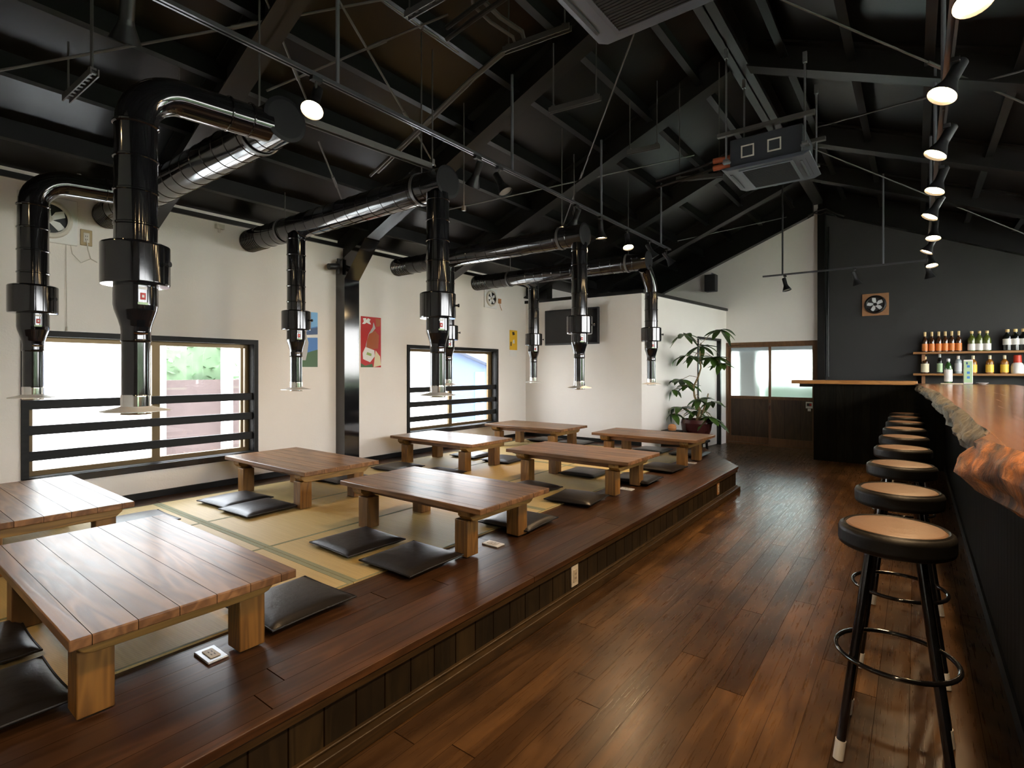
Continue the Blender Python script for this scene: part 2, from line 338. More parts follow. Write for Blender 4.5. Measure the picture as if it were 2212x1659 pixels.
# ------------------------------------------------------------------ room shell
XL, XR, YB, YE = -4.95, 2.45, -2.2, 9.85
XRG, ZRG, SL = -1.25, 4.25, .42            # ridge of the roof underside
def zr(x, top=ZRG): return top-SL*abs(x-XRG)
def wall_x(name, x0, x1, y0, y1, holes, mat, inner):   # wall normal to X, roofed by the slope; holes (y0,y1,z0,z1)
    m = MB(); zt = zr(inner)+.02
    ys = sorted({y0, y1, *[h[0] for h in holes], *[h[1] for h in holes]})
    for a, b in zip(ys[:-1], ys[1:]):
        h = [q for q in holes if q[0] <= a and q[1] >= b]
        if h: m.box(x0, x1, a, b, 0, h[0][2]); m.box(x0, x1, a, b, h[0][3], zt)
        else: m.box(x0, x1, a, b, 0, zt)
    return struct(m.build(name, mat))
W1 = (.87, 2.475, .53, 1.555); W2 = (4.38, 6.09, .53, 1.585)
wall_x('wall_left', XL-.16, XL, YB, YE+.16, [W1, W2], 'plaster', XL)
W3 = (.2, 4.9, .80, 2.58); W4 = (5.6, 9.3, .80, 2.58)
wall_x('wall_right', XR, XR+.16, YB, YE+.16, [W3, W4], 'plaster', XR)
def gable(name, xa, xb, y0, y1, z0, mat, hole=None):
    m = MB()
    def piece(a, b, zb):
        if a < XRG < b: m.prism_y([(a, zb), (b, zb), (b, zr(b)+.02), (XRG, ZRG+.02), (a, zr(a)+.02)], y0, y1)
        else: m.prism_y([(a, zb), (b, zb), (b, zr(b)+.02), (a, zr(a)+.02)], y0, y1)
    if hole:
        hx0, hx1, hz = hole
        piece(xa, hx0, z0); piece(hx0, hx1, hz)
        if hx1 < xb: piece(hx1, xb, z0)
    else: piece(xa, xb, z0)
    return struct(m.build(name, mat))
DX0, DX1, DZ = -2.70, -1.265, 1.77
gable('wall_end', XL, DX1, YE, YE+.16, 0, 'plaster', (DX0, DX1, DZ))
gable('wall_kitchen', DX1, XR, YE, YE+.16, 0, 'dark_wall')
gable('wall_back', XL, XR, YB-.16, YB, 0, 'plaster')
m = MB(); m.box(XL-.16, XR+.16, YB-.16, YE+.16, -.12, 0); struct(m.build('floor', 'floor'))
m = MB()
m.prism_y([(XL-.5, zr(XL-.5)), (XRG, ZRG), (XR+.5, zr(XR+.5)), (XR+.5, zr(XR+.5)+.12), (XRG, ZRG+.12), (XL-.5, zr(XL-.5)+.12)], YB-.4, YE+.4)
struct(m.build('ceiling', 'ceil'))
# partition walls
PZ = 2.36
m = MB(); m.box(XL, -2.985, 6.83, 6.93, 0, PZ); struct(m.build('wall_screen', 'plaster'))
m = MB()
pa, pb = Vector((-2.985, 6.83)), Vector((-2.70, YE)); d = (pb-pa).normalized(); n = Vector((-d.y, d.x))*.10
def skew(t0, t1, z0, z1, off=0):
    a = pa+d*t0; b = pa+d*t1; n2 = Vector((-d.y, d.x))
    p = [a+n2*off, b+n2*off, b+n2*.10, a+n2*.10]
    m.hexa([(q.x, q.y, z0) for q in p]+[(q.x, q.y, z1) for q in p])
Lp = (pb-pa).length; dw0, dw1 = Lp-1.22, Lp-.28
skew(.0, dw0, 0, PZ); skew(dw0, dw1, 1.83, PZ); skew(dw1, Lp, 0, PZ)
struct(m.build('wall_partition', 'plaster'))
m = MB(); m.box(XL, -2.97, 6.80, 6.96, PZ, PZ+.045); skew(-.02, Lp, PZ, PZ+.045, -.03); struct(m.build('trim_1', 'steel_black'))
# doorway in the partition: dark jambs, white leaf
m = MB(); skew(dw1-.035, dw1+.005, 0, 1.85, -.02); skew(dw0-.005, dw0+.02, 0, 1.85, -.02); skew(dw0, dw1, 1.81, 1.85, -.02)
dr = m.build('door_2', 'steel_black'); struct(dr); tag(dr, 'dark thin frame of doorway in white partition behind potted plant', 'doorway')
m = MB(); skew(dw0+.02, dw1-.035, .01, 1.81, .045); m.build('door_panel', 'plaster', dr)
# baseboards
m = MB(); m.box(XL, XL+.02, -.4, 6.83, .265, .315); struct(m.build('baseboard_left', 'black_wood'))
m = MB(); m.box(XL+.02, -2.985, 6.81, 6.83, .265, .315); struct(m.build('baseboard_screen', 'black_wood'))
m = MB(); m.box(XL, XL+.025, YB, 6.83, 2.625, 2.665); struct(m.build('trim_2', 'steel_black'))

# ------------------------------------------------------------------ roof steel
RY = [-1.7, 0.0, 1.60, 3.45, 5.0, 6.85, 8.40]
def slant(m, x0, x1, y0, y1, top0, top1):   # slanted bar between two x on one slope; top0/top1 = ridge heights of bottom and top faces
    m.hexa([(x0, y0, zr(x0, top0)), (x1, y0, zr(x1, top0)), (x1, y1, zr(x1, top0)), (x0, y1, zr(x0, top0)),
            (x0, y0, zr(x0, top1)), (x1, y0, zr(x1, top1)), (x1, y1, zr(x1, top1)), (x0, y1, zr(x0, top1))])
for k, y in enumerate(RY):
    for sd, (xa, xb) in enumerate(((XL, XRG-.07), (XRG+.07, XR))):
        m = MB(); slant(m, xa, xb, y-.075, y+.075, 4.0, 4.015); slant(m, xa, xb, y-.006, y+.006, 4.0, 4.25); slant(m, xa, xb, y-.075, y+.075, 4.225, 4.245)
        struct(m.build('roof_beam', 'beam_grey'))
for (xa, xb) in ((XL, XRG-.07), (XRG+.07, XR)):
    m = MB(); slant(m, xa, xb, YE-.14, YE-.02, 3.85, 4.24); struct(m.build('roof_beam', 'steel_black'))
m = MB(); m.box(XRG-.075, XRG+.075, YB, YE, 4.0, 4.015); m.box(XRG-.007, XRG+.007, YB, YE, 4.0, 4.24); m.box(XRG-.075, XRG+.075, YB, YE, 4.215, 4.235)
struct(m.build('ridge_beam', 'beam_grey'))
for k in range(7):
    for sx in (-1, 1):
        x = XRG+sx*(.36+.485*k)
        if x > XR: continue
        m = MB(); z = zr(x)
        m.box(x-.004*1, x+.004, YB, YE, z-.125, z-.0); m.box(x-.03, x+.03, YB, YE, z-.128, z-.120)
        struct(m.build('roof_purlin', 'steel_black'))
# post line of the steel frame
m = MB(); CA, CB_ = 3.355, 3.54
m.box(XL, XL+.155, CA, CB_, .265, 2.47)
m.hexa([(XL+.155, CA, 2.27), (XL+.5, CA, zr(XL+.5, 4.0)-.01), (XL+.5, CB_, zr(XL+.5, 4.0)-.01), (XL+.155, CB_, 2.27), (XL+.155, CA, 2.5), (XL+.5, CA, zr(XL+.5, 4.0)), (XL+.5, CB_, zr(XL+.5, 4.0)), (XL+.155, CB_, 2.5)])
o = struct(m.build('column_1', 'gloss_black'))
m = MB(); m.box(-1.255, -1.15, YE-.13, YE, 0, 3.9); struct(m.build('column_2', 'steel_black'))
m = MB(); m.box(-4.80, -4.62, 6.95, 7.1, PZ-.4, 2.75); struct(m.build('column_3', 'steel_black'))
m = MB(); m.tube([(-1.115, YE-.04, 1.2), (-1.115, YE-.04, 3.6)], .014, 8); m.tube([(-1.135, YE-.04, 1.2), (-1.135, YE-.04, 2.2)], .01, 8)
tag(m.build('wall_conduit', 'steel_black'), 'thin dark conduit running up beside the steel post on dark wall', 'conduit')

# diagonal roof rods (wind braces)
def bp(x, y, side):
    r = ray(x, y)
    if side < 0: t = (4.03+SL*1.25-CAM_H)/(r.z-SL*r.x)
    else: t = (4.03-SL*1.25-CAM_H)/(r.z+SL*r.x)
    return Vector((r.x*t, r.y*t, CAM_H+r.z*t))
braces = [((0, 152), (820, 0), -1, 'across the roof bay at upper left of the photo'), ((575, 0), (667, 228), -1, 'dropping behind the nearest lit spotlight'), ((590, 190), (953, 37), -1, 'rising from the nearest duct end to a slotted strut'),
          ((740, 15), (935, 350), -1, 'running down to the end of the second duct'), ((1365, 85), (1215, 490), -1, 'falling steeply from the nearest cassette unit'), ((825, 0), (985, 110), -1, 'just left of the bent pipe'),
          ((960, 455), (1480, 340), -1, 'behind the second duct and spotlight track'), ((1475, 518), (1740, 460), -1, 'low over the white gable wall'), ((690, 310), (740, 435), -1, 'below the nearest duct end'),
          ((1690, 0), (2212, 223), 1, 'crossing the topmost counter spotlight rods'), ((1775, 272), (2212, 152), 1, 'rising behind the second counter spotlight'), ((1765, 325), (2212, 505), 1, 'falling right of the far cassette unit')]
for a, b, s, lab in braces:
    p, q = bp(*a, s), bp(*b, s); e = (q-p)*.04
    m = MB(); m.tube([p-e, q+e], .0075, 8)
    mid = p+(q-p)*.62; dd = (q-p).normalized(); m.tube([mid-dd*.07, mid+dd*.07], .013, 8)
    tag(m.build('brace_rod', 'rod_grey'), 'thin steel brace rod '+lab, 'brace rod', 'roof brace rods')

# ------------------------------------------------------------------ windows
def window(name, W, label, ym, frosted_low):
    y0, y1, z0, z1 = W
    root = MB().ring_frame('X', XL-.155, y0, y1, z0, z1, .012, .165)
    root = root.build(name, 'black_wood'); struct(root); tag(root, label, 'window')
    MB().ring_frame('X', XL-.004, y0-.03, y1+.03, z0-.03, z1+.03, .042, .02).build('window_frame', 'black_wood', root)
    m = MB(); xs = XL-.12
    m.ring_frame('X', xs, y0+.012, y1-.012, z0+.012, z1-.012, .035, .04); m.box(xs, xs+.045, ym-.03, ym+.03, z0+.04, z1-.04)
    m.box(xs+.0, xs+.03, y1-.085, y1-.06, z0+.04, z1-.04)
    m.build('sash', 'bronze', root)
    MB().box(xs+.012, xs+.016, y0+.045, ym-.02, z0+.045, z1-.045).build('pane', 'frost', root)
    MB().box(xs+.020, xs+.024, ym+.02, y1-.045, z0+.045, z1-.045).build('pane', 'glass', root)
    MB().box(XL-.11, XL+.03, y0-.03, y1+.03, z0-.045, z0+.008).build('window_sill', 'sill', root, .004)
    for zc in (1.055, .873, .69):
        MB().box(XL-.035, XL-.008, y0+.004, y1-.004, zc-.033, zc+.033).build('guard_slat', 'black_wood', root, .003)
    return root
window('window_1', W1, 'wide low window with three black slats behind the window-side tables, left of the post', 1.69, True)
window('window_2', W2, 'slatted window beyond the steel post, showing a pale gabled house', 5.19, True)
def window_r(name, W, lab):
    y0, y1, z0, z1 = W
    r = MB().ring_frame('X', XR-.01, y0, y1, z0, z1, .04, .17).build(name, 'black_wood'); struct(r); tag(r, lab, 'window')
    m = MB(); nn = 3
    for k in range(1, nn): yy = y0+(y1-y0)*k/nn; m.box(XR+.05, XR+.09, yy-.02, yy+.02, z0+.04, z1-.04)
    m.build('mullion', 'bronze', r); MB().box(XR+.065, XR+.070, y0+.03, y1-.03, z0+.03, z1-.03).build('pane', 'glass', r)
window_r('window_3', W3, 'kitchen window behind the live-edge counter'); window_r('window_4', W4, 'far added window, unseen, behind the live-edge counter')  # unseen windows, invented for the green reflections and enlarged for daylight
# sliding doors in the end wall
yd = YE-.01
r = MB().ring_frame('Y', yd, DX0-.015, DX1, -.01, DZ+.02, .045, .12).build('door_1', 'door_frame'); struct(r); tag(r, 'pair of sliding doors, frosted glass above and dark brown panels below', 'door')
xm = -1.985; zs = .80
for k, (a, b, yy) in enumerate(((DX0+.03, xm+.02, yd+.055), (xm-.02, DX1-.04, yd+.02))):
    lf = MB().ring_frame('Y', yy, a, b, .035, DZ-.025, .04, .03); lf.box(a+.04, b-.04, yy, yy+.03, zs, zs+.05); lf.box(a+.04, b-.04, yy, yy+.03, .075, .14)
    lf = lf.build('door_leaf', 'door_frame', r)
    MB().box(a+.04, b-.04, yy+.010, yy+.020, .14, zs).build('door_panel', 'door_wood', lf)
    MB().box(a+.04, b-.04, yy+.012, yy+.018, zs+.05, DZ-.065).build('pane', 'frost_door', lf)
MB().box(xm-.012, xm+.012, yd+.005, yd+.02, .63, .74).build('door_handle', 'chrome', r)
p = on_y(1748, 875, yd-.03)
sgn = empty('door_sign', p, 'small white and red sign at right edge of the dark sliding door', 'sign')
MB().box(-.05, .05, .0, .012, -.055, .05).build('sign_plate', 'white_plastic', sgn, .004)
m = MB(); m.box(-.035, .035, -.003, 0, -.02, .03); m.build('sign_mark', 'p_dark', sgn); MB().box(.006, .036, -.0045, -.003, -.012, .022).build('sign_mark', 'red', sgn)
MB().box(-.022, .022, .0, .01, -.10, -.06).build('sign_tab', 'white_plastic', sgn)

# ------------------------------------------------------------------ raised platform
PT = .262
poly = [(XL+.002, -1.6), (-1.525, -1.6), (-1.525, 6.03), (-2.28, 7.25), (-2.93, 6.825), (XL+.002, 6.825)]
pf = empty('tatami_platform', (-3.2, 3, 0), 'long raised dark wood platform carrying the low tables and tatami', 'platform')
def PO(m): # shift world coords into platform space
    m.v = [(x+3.2, y-3, z) for x, y, z in m.v]; return m
dk = PO(MB().prism(poly, PT-.032, PT)).build('deck', 'deck', pf, .003)
dk.data.materials.clear(); dk.data.materials.append(M['deck'])
PO(MB().box(-1.58, -1.545, -1.6, 6.0, .06, PT-.032)).build('fascia', 'fascia', pf)
m = MB()
e0, e1 = Vector((-1.545, 6.0)), Vector((-2.27, 7.19)); dd = (e1-e0).normalized(); nn = Vector((-dd.y, dd.x))*.03
q = [e0, e1, e1+nn, e0+nn]; m.hexa([(a.x, a.y, 0) for a in q]+[(a.x, a.y, PT-.032) for a in q]); PO(m).build('fascia', 'fascia_end', pf)
m = MB(); m.box(-1.58, -1.50, -1.6, 6.02, 0, .052); m.box(-1.58, -1.53, -1.6, 6.01, .052, .062); PO(m).build('base_molding', 'molding', pf, .004)
PO(MB().box(-1.545, -1.530, -1.6, 6.02, PT-.062, PT-.032)).build('nosing', 'molding', pf, .003)

# tatami mats
rows = [(-.09, 1.57), (1.57, 3.24), (3.24, 4.91), (4.91, 6.45)]
cols = [(-2.17, -3.00), (-3.00, -3.825), (-3.825, -4.66)]
rn = ['under the nearest tables', 'under the second pair of tables', 'under the third pair of tables', 'under the farthest tables']; cn = ['along the aisle', 'in the middle strip', 'along the window wall']
mats = {}
for i, (y0, y1) in enumerate(rows):
    for j, (x1, x0) in enumerate(cols):
        lab = 'tatami mat %s %s' % (cn[j], rn[i]); cx, cy = (x0+x1)/2, (y0+y1)/2
        o = empty('tatami_mat', (cx, cy, PT), lab, 'tatami mat', 'tatami mats on the platform')
        hx, hy = (x1-x0)/2-.0015, (y1-y0)/2-.0015
        MB().box(-hx, hx, -hy, hy, 0, .008).build('mat_surface', 'tatami', o)
        m = MB()
        for sx in (-1, 1): m.box(min(sx*hx, sx*(hx-.009)), max(sx*hx, sx*(hx-.009)), -hy, hy, .008, .0092)
        for sy in (-1, 1): m.box(-hx+.009, hx-.009, min(sy*hy, sy*(hy-.026)), max(sy*hy, sy*(hy-.026)), .008, .0092)
        m.build('cloth_border', 'heri', o)
MZ = PT+.0092

# ------------------------------------------------------------------ low tables
TZ = .566
def make_table(label):
    r = empty('low_table', (0, 0, MZ), label, 'table', 'low tables on the platform')
    h = TZ-MZ; hx, hy = .618, .33; tt = .031
    m = MB(); m.box(-hx, hx, -hy, hy, h-tt, h); m.build('tabletop', 'top', r, .004)
    for s in (-1, 1):
        x = s*.475
        m = MB(); b0, b1 = h-.094, h-tt
        m.prism_x([(-.25, b0), (.25, b0), (.275, b0+.008), (.30, b0+.03), (.302, b1), (-.302, b1), (-.30, b0+.03), (-.275, b0+.008)], x-.046, x+.046)
        m.build('batten', 'batten', r, .003)
        m = MB(); y = s*.20; m.box(-.429, .429, y-.02, y+.02, h-.082, h-tt); m.build('rail', 'rail', r, .003)
    for sx in (-1, 1):
        for sy in (-1, 1):
            x, y = sx*.435, sy*.235
            MB().box(x-.047, x+.047, y-.047, y+.047, 0, h-.094).build('leg', 'leg', r, .004)
    return r
TX = {'A': -2.435, 'W': -4.095}
TY = [.735, 2.43, 4.225, 5.87]
tn = ['nearest', 'second', 'third', 'farthest']
tlab = {('A', 0): 'low plank-top table nearest the viewer on the aisle side, grain and planks clearly visible', ('A', 1): 'second low wooden table along the aisle, two cushions before it', ('A', 2): 'third low wooden table along the aisle, between the second and the last', ('A', 3): 'farthest low wooden table on the aisle side, in front of the potted plant',
        ('W', 0): 'nearest low wooden table on the window side, cut off by the photo edge', ('W', 1): 'second low wooden table on the window side, beside the wide slatted window', ('W', 2): 'third low wooden table on the window side, glossy top reflecting the far window', ('W', 3): 'farthest low wooden table on the window side, in front of the television wall'}
t0 = None
for c in 'AW':
    for i in range(4):
        loc = (TX[c], TY[i], MZ if (c == 'W' or True) else PT)
        if t0 is None: t0 = make_table(tlab[(c, i)]); t0.location = loc
        else: dup(t0, loc, tlab[(c, i)])
# aisle-side outer legs stand on the deck: lower by the mat thickness is hidden by contact
side = {'A': 'aisle-side', 'W': 'window-side'}

# ------------------------------------------------------------------ floor cushions
def make_cushion(label):
    r = empty('floor_cushion', (0, 0, 0), label, 'cushion', 'black floor cushions around the low tables')
    m = MB(); n = 18; a = .195
    def pt(u, v, s):
        x, y = u*a*(1-.035*(1-v*v)*abs(u)), v*a*(1-.035*(1-u*u)*abs(v))
        f = max(0., (1-abs(u)**7))*max(0., (1-abs(v)**7)); dome = (1-u*u)*(1-v*v)
        return (x, y, .022+s*((.017*f**.45+.010*dome) if s > 0 else .021*f**.3))
    g = [[-1+2*i/n for i in range(n+1)]][0]
    for s in (1, -1):
        vs = [pt(u, v, s) for v in g for u in g]
        m.add(vs, [(j*(n+1)+i, j*(n+1)+i+1, (j+1)*(n+1)+i+1, (j+1)*(n+1)+i) for j in range(n) for i in range(n)], True)
    m.build('cushion_cover', 'cushion', r)
    pts = []
    per = [(-1+2*i/8, -1) for i in range(8)]+[(1, -1+2*i/8) for i in range(8)]+[(1-2*i/8, 1) for i in range(8)]+[(-1, 1-2*i/8) for i in range(8)]
    pts = [pt(u, v, 1) for u, v in per]; pts.append(pts[0])
    m = MB(); m.tube(pts, .0045, 6, caps=False); m.build('piping', 'vinyl', r)
    return r
cu = []
def cspec(c, i, nearfar, e, x, y, rz=0): cu.append((c, i, nearfar, e, x, y, rz))
cspec('A', 0, 'near', 'aisle', -2.24, .28, .02); cspec('A', 0, 'near', 'wall', -2.70, .29, -.02); cspec('A', 0, 'far', 'aisle', -2.17, 1.245, .03)
cspec('A', 1, 'near', 'aisle', -2.155, 1.93, .02); cspec('A', 1, 'near', 'wall', -2.62, 1.925, -.03); cspec('A', 1, 'far', 'aisle', -2.13, 2.86, .06)
cspec('A', 2, 'near', 'aisle', -2.14, 3.65, .10); cspec('A', 2, 'near', 'wall', -2.64, 3.72, -.12); cspec('A', 2, 'far', 'aisle', -2.08, 4.62, .03); cspec('A', 2, 'far', 'wall', -2.60, 4.60, .02)
cspec('A', 3, 'near', 'aisle', -2.10, 5.32, -.05); cspec('A', 3, 'far', 'aisle', -2.18, 6.42, .02); cspec('A', 3, 'far', 'wall', -2.66, 6.42, .02)
cspec('W', 0, 'far', 'aisle', -3.62, 1.20, .05); cspec('W', 0, 'far', 'wall', -4.15, 1.28, 0)
cspec('W', 1, 'near', 'aisle', -3.84, 1.955, .05); cspec('W', 1, 'near', 'wall', -4.235, 1.97, .08); cspec('W', 1, 'far', 'aisle', -3.76, 3.0, .03); cspec('W', 1, 'far', 'wall', -4.3, 2.98, .03)
cspec('W', 2, 'near', 'aisle', -3.74, 3.70, .03); cspec('W', 2, 'near', 'wall', -4.30, 3.66, .05); cspec('W', 2, 'far', 'aisle', -3.72, 4.72, .04); cspec('W', 2, 'far', 'wall', -4.22, 4.74, .0)
cspec('W', 3, 'near', 'aisle', -3.72, 5.33, .04); cspec('W', 3, 'far', 'aisle', -3.78, 6.42, .0); cspec('W', 3, 'far', 'wall', -4.3, 6.42, .0)
c0 = None
for (c, i, nf, e, x, y, rz) in cu:
    lab = 'black leather floor cushion on %s side of %s %s table, end toward the %s' % (nf, tn[i], side[c], 'aisle' if e == 'aisle' else 'window')
    onm = -4.66 < x-.15 and x+.1 < -2.17
    z = MZ if onm else PT
    if x > -2.36: z = MZ
    if c0 is None: c0 = make_cushion(lab); c0.location = (x, y, z); c0.rotation_euler = (0, 0, rz)
    else: dup(c0, (x, y, z), lab, rz)

# outlets
def outlet(name, loc, rot, lab, mat='white_plastic'):
    r = empty(name, loc, lab, 'outlet', 'power outlets'); r.rotation_euler = rot
    MB().box(-.036, .036, -.06, .06, 0, .008).build('cover_plate', mat, r, .003)
    MB().box(-.018, .018, -.036, .036, .008, .011).build('socket', 'ivory', r, .002)
    m = MB()
    for yy in (-.02, .004): m.box(-.007, -.004, yy, yy+.012, .011, .0115); m.box(.004, .007, yy, yy+.012, .011, .0115)
    m.build('slot', 'p_dark', r); return r
outlet('power_outlet', (-2.035, .86, PT), (0, 0, PI/2), 'silver floor outlet under the nearest aisle-side table', 'galv')
outlet('power_outlet', (-2.0, 2.43, PT), (0, 0, PI/2), 'white floor outlet between legs of second aisle-side table')
outlet('power_outlet', (-2.0, 4.26, PT), (0, 0, PI/2), 'white floor outlet between legs of third aisle-side table')
outlet('power_outlet', (-2.0, 5.9, PT), (0, 0, PI/2), 'white floor outlet between legs of farthest aisle-side table')
outlet('power_outlet', (-1.545, 2.60, .135), (PI/2, 0, PI/2), 'white outlet on the platform face, nearer of the two')
outlet('power_outlet', (-1.545, 5.34, .14), (PI/2, 0, PI/2), 'tan outlet on the platform face near its far end', 'wood_plate')

# ------------------------------------------------------------------ exhaust ducts
DY = [1.335, 2.43, 4.19, 5.62]; DZc = [2.49, 2.505, 2.53, 2.53]
XC = -2.375; DR = .098
for i in range(4):
    r = empty('exhaust_duct', (XL, DY[i], DZc[i]), '%s black spiral exhaust duct running from the window wall toward the aisle' % tn[i], 'duct', 'horizontal exhaust ducts')
    L = XC-XL; prof = []; x = .0; k = 0
    prof.append((DR, 0))
    while x < L-.05:
        pitch = .028 if x < .25 else .135
        x += pitch
        if x > L-.03: break
        dp = .0045 if pitch < .1 else .0028
        prof += [(DR, x-.006), (DR+dp, x-.003), (DR+dp, x+.003), (DR, x+.006)]
    prof.append((DR, L))
    MB().lathe(prof, axis='X', n=40, caps=False).build('duct_pipe', 'duct', r)
    MB().lathe([(0, L-.004), (DR-.004, L-.004), (DR+.006, L-.002), (DR+.006, L+.004), (DR-.01, L+.008), (0, L+.008)], axis='X', n=40, caps=False).build('end_cap', 'cap_black', r)
    for xx in (.62, 2.33):
        m = MB(); zt = zr(XL+xx, 4.13)-DZc[i]
        m.lathe([(DR+.004, xx-.012), (DR+.009, xx-.012), (DR+.009, xx+.012), (DR+.004, xx+.012)], axis='X', n=32, caps=False); m.tube([(xx, 0, DR), (xx, 0, zt)], .005, 8)
        m.build('hanger', 'rod_grey', r)
# smoke extractors
def extractor(i, c):
    X = TX[c]+(.0 if c == 'A' else -.005); Y = TY[i]+(.015 if i == 0 else -.03)
    lab = 'black hanging smoke extractor over the %s %s table' % (tn[i], side[c])
    elbow = i in (0, 3)
    if i == 0: lab += ', bent at the top'
    r = empty('smoke_extractor', (X, Y, 1.14), lab, 'extractor', 'hanging smoke extractors')
    PR = .072
    def z(w): return w-1.14
    ytop = DY[i]-Y; ztop = DZc[i]-1.14
    def rings(z0, z1, step):
        p = [(PR, z0)]; q = z0+step*.6
        while q < z1-.02:
            p += [(PR, q-.006), (PR+.004, q-.003), (PR+.004, q+.003), (PR, q+.006)]; q += step
        p.append((PR, z1)); return p
    if i == 0:
        zc = z(2.43); R = .17; zs = zc-R
        MB().lathe(rings(z(1.79), zs, .13), n=32, caps=False).build('upper_pipe', 'gloss_black', r)
        path = [(0, R-R*math.cos(a), zs+R*math.sin(a)) for a in [PI/2*k/10 for k in range(11)]]
        path += [(0, R+(ytop-DR*.6-R)*k/3, zc+(ztop-zc-.02)*k/3*.6) for k in range(1, 4)]
        MB().tube(path, PR, 32, caps=False).build('elbow', 'gloss_black', r)
        for t in (.55, .85):
            m = MB()
            yy = R+(ytop-DR-R)*t; zz = zc+(ztop-zc-.02)*t*.6
            m.lathe([(PR+.001, yy-.006), (PR+.005, yy-.003), (PR+.005, yy+.003), (PR+.001, yy+.006)], (0, 0, zz), 'Y', 32, caps=False); m.build('seam_ring', 'gloss_black', r)
        m = MB(); m.lathe([(PR+.001, zs-.008), (PR+.006, zs-.003), (PR+.006, zs+.003), (PR+.001, zs+.008)], n=32, caps=False)
        m.build('seam_ring', 'gloss_black', r)
    elif i == 3 and c == 'A':
        zs = ztop-.32
        MB().lathe(rings(z(1.79), zs, .13), n=32, caps=False).build('upper_pipe', 'gloss_black', r)
        path = [(0, 0, zs), (0, ytop*.1, zs+.07), (0, ytop*.4, zs+.16), (0, ytop*.75, zs+.24), (0, ytop, ztop-.06)]
        MB().tube(path, PR, 32, caps=False).build('elbow', 'gloss_black', r)
    else:
        path_top = ztop-DR*.75
        MB().lathe(rings(z(1.79), path_top if abs(ytop) < .07 else path_top, .13), n=32, caps=False).build('upper_pipe', 'gloss_black', r)
        if abs(ytop) > .07: MB().tube([(0, 0, path_top-.005), (0, ytop*.5, path_top+.03), (0, ytop, path_top+.05)], PR, 24, caps=True).build('elbow', 'gloss_black', r)
    MB().lathe([(PR, z(1.788)), (.10, z(1.796)), (.113, z(1.790)), (.115, z(1.785)), (.115, z(1.640)), (.112, z(1.632)), (.076, z(1.630)), (.070, z(1.632))], n=40, caps=False).build('blower_drum', 'gloss_black', r)
    MB().lathe([(.074, z(1.640)), (.074, z(1.555)), (.071, z(1.535)), (.058, z(1.495)), (.0515, z(1.470)), (.049, z(1.45))], n=32, caps=False).build('neck', 'gloss_black', r)
    MB().lathe([(.049, z(1.455)), (.050, z(1.42)), (.051, z(1.415)), (.0475, z(1.410)), (.0475, z(1.185))], n=32, caps=False).build('telescopic_tube', 'gloss_black', r)
    MB().lathe([(.049, z(1.205)), (.0505, z(1.20)), (.050, z(1.132)), (.052, z(1.128)), (.046, z(1.127)), (.046, z(1.19))], n=32, caps=False).build('tube_tip', 'chrome', r)
    m = MB(); vs = []; n = 48
    for j in range(n):
        a = 2*PI*j/n
        for (rr, zz) in ((.050, z(1.160)), (.060, z(1.156)), (.085, z(1.150)), (.113+.004*math.cos(6*a), z(1.143)), (.114+.004*math.cos(6*a), z(1.140)), (.080, z(1.146)), (.050, z(1.150))): vs.append((rr*math.cos(a), rr*math.sin(a), zz))
    fs = [(j*7+k, ((j+1) % n)*7+k, ((j+1) % n)*7+(k+1) % 7, j*7+(k+1) % 7) for j in range(n) for k in range(7)]
    m.add(vs, fs, True); m.build('flange', 'brushed', r)
    # knob on the blower and handle clip, instruction sticker
    a = TH*1 - .05; rx = Vector((math.cos(a), math.sin(a), 0))
    m = MB(); p = rx*.113; m.tube([p+Vector((0, 0, z(1.715))), p+rx*.018+Vector((0, 0, z(1.715)))], .006, 10); m.tube([p+rx*.016+Vector((0, 0, z(1.715))), p+rx*.026+Vector((0, 0, z(1.715)))], .011, 12)
    m.build('knob', 'matte_black', r)
    fwd = Vector((X, Y, 0)).normalized()*-1
    ang = math.atan2(fwd.y, fwd.x)+.30
    def patch(rad, z0, z1, w, name, mat):
        mm = MB(); vs = []; k = 6
        for j in range(k+1):
            aa = ang-w/2+w*j/k
            for rr in (rad, rad+.0012):
                for zz in (z0, z1): vs.append((rr*math.cos(aa), rr*math.sin(aa), zz))
        fs = []
        for j in range(k):
            o = j*4; q = o+4
            fs += [(o+2, q+2, q+3, o+3), (o, o+1, q+1, q), (o+1, o+3, q+3, q+1), (o, q, q+2, o+2)]
        fs += [(0, 2, 3, 1), (k*4, k*4+1, k*4+3, k*4+2)]
        mm.add(vs, fs); mm.build(name, mat, r)
    patch(.0745, z(1.612), z(1.622), .38, 'sticker', 'p_white'); patch(.0745, z(1.572), z(1.598), .24, 'sticker', 'red'); patch(.0758, z(1.580), z(1.590), .10, 'sticker', 'p_white'); patch(.0745, z(1.553), z(1.562), .45, 'sticker', 'l_green')
    m = MB(); dv = Vector((math.cos(ang), math.sin(ang), 0)); pe = Vector((-dv.y, dv.x, 0))
    c0_ = dv*.051; m.tube([c0_-pe*.022+Vector((0, 0, z(1.445))), c0_+dv*.008-pe*.008+Vector((0, 0, z(1.443))), c0_+dv*.008+pe*.008+Vector((0, 0, z(1.443))), c0_+pe*.022+Vector((0, 0, z(1.445)))], .005, 8)
    m.build('clip', 'chrome', r)
    return r
for i in range(4):
    for c in 'AW': extractor(i, c)

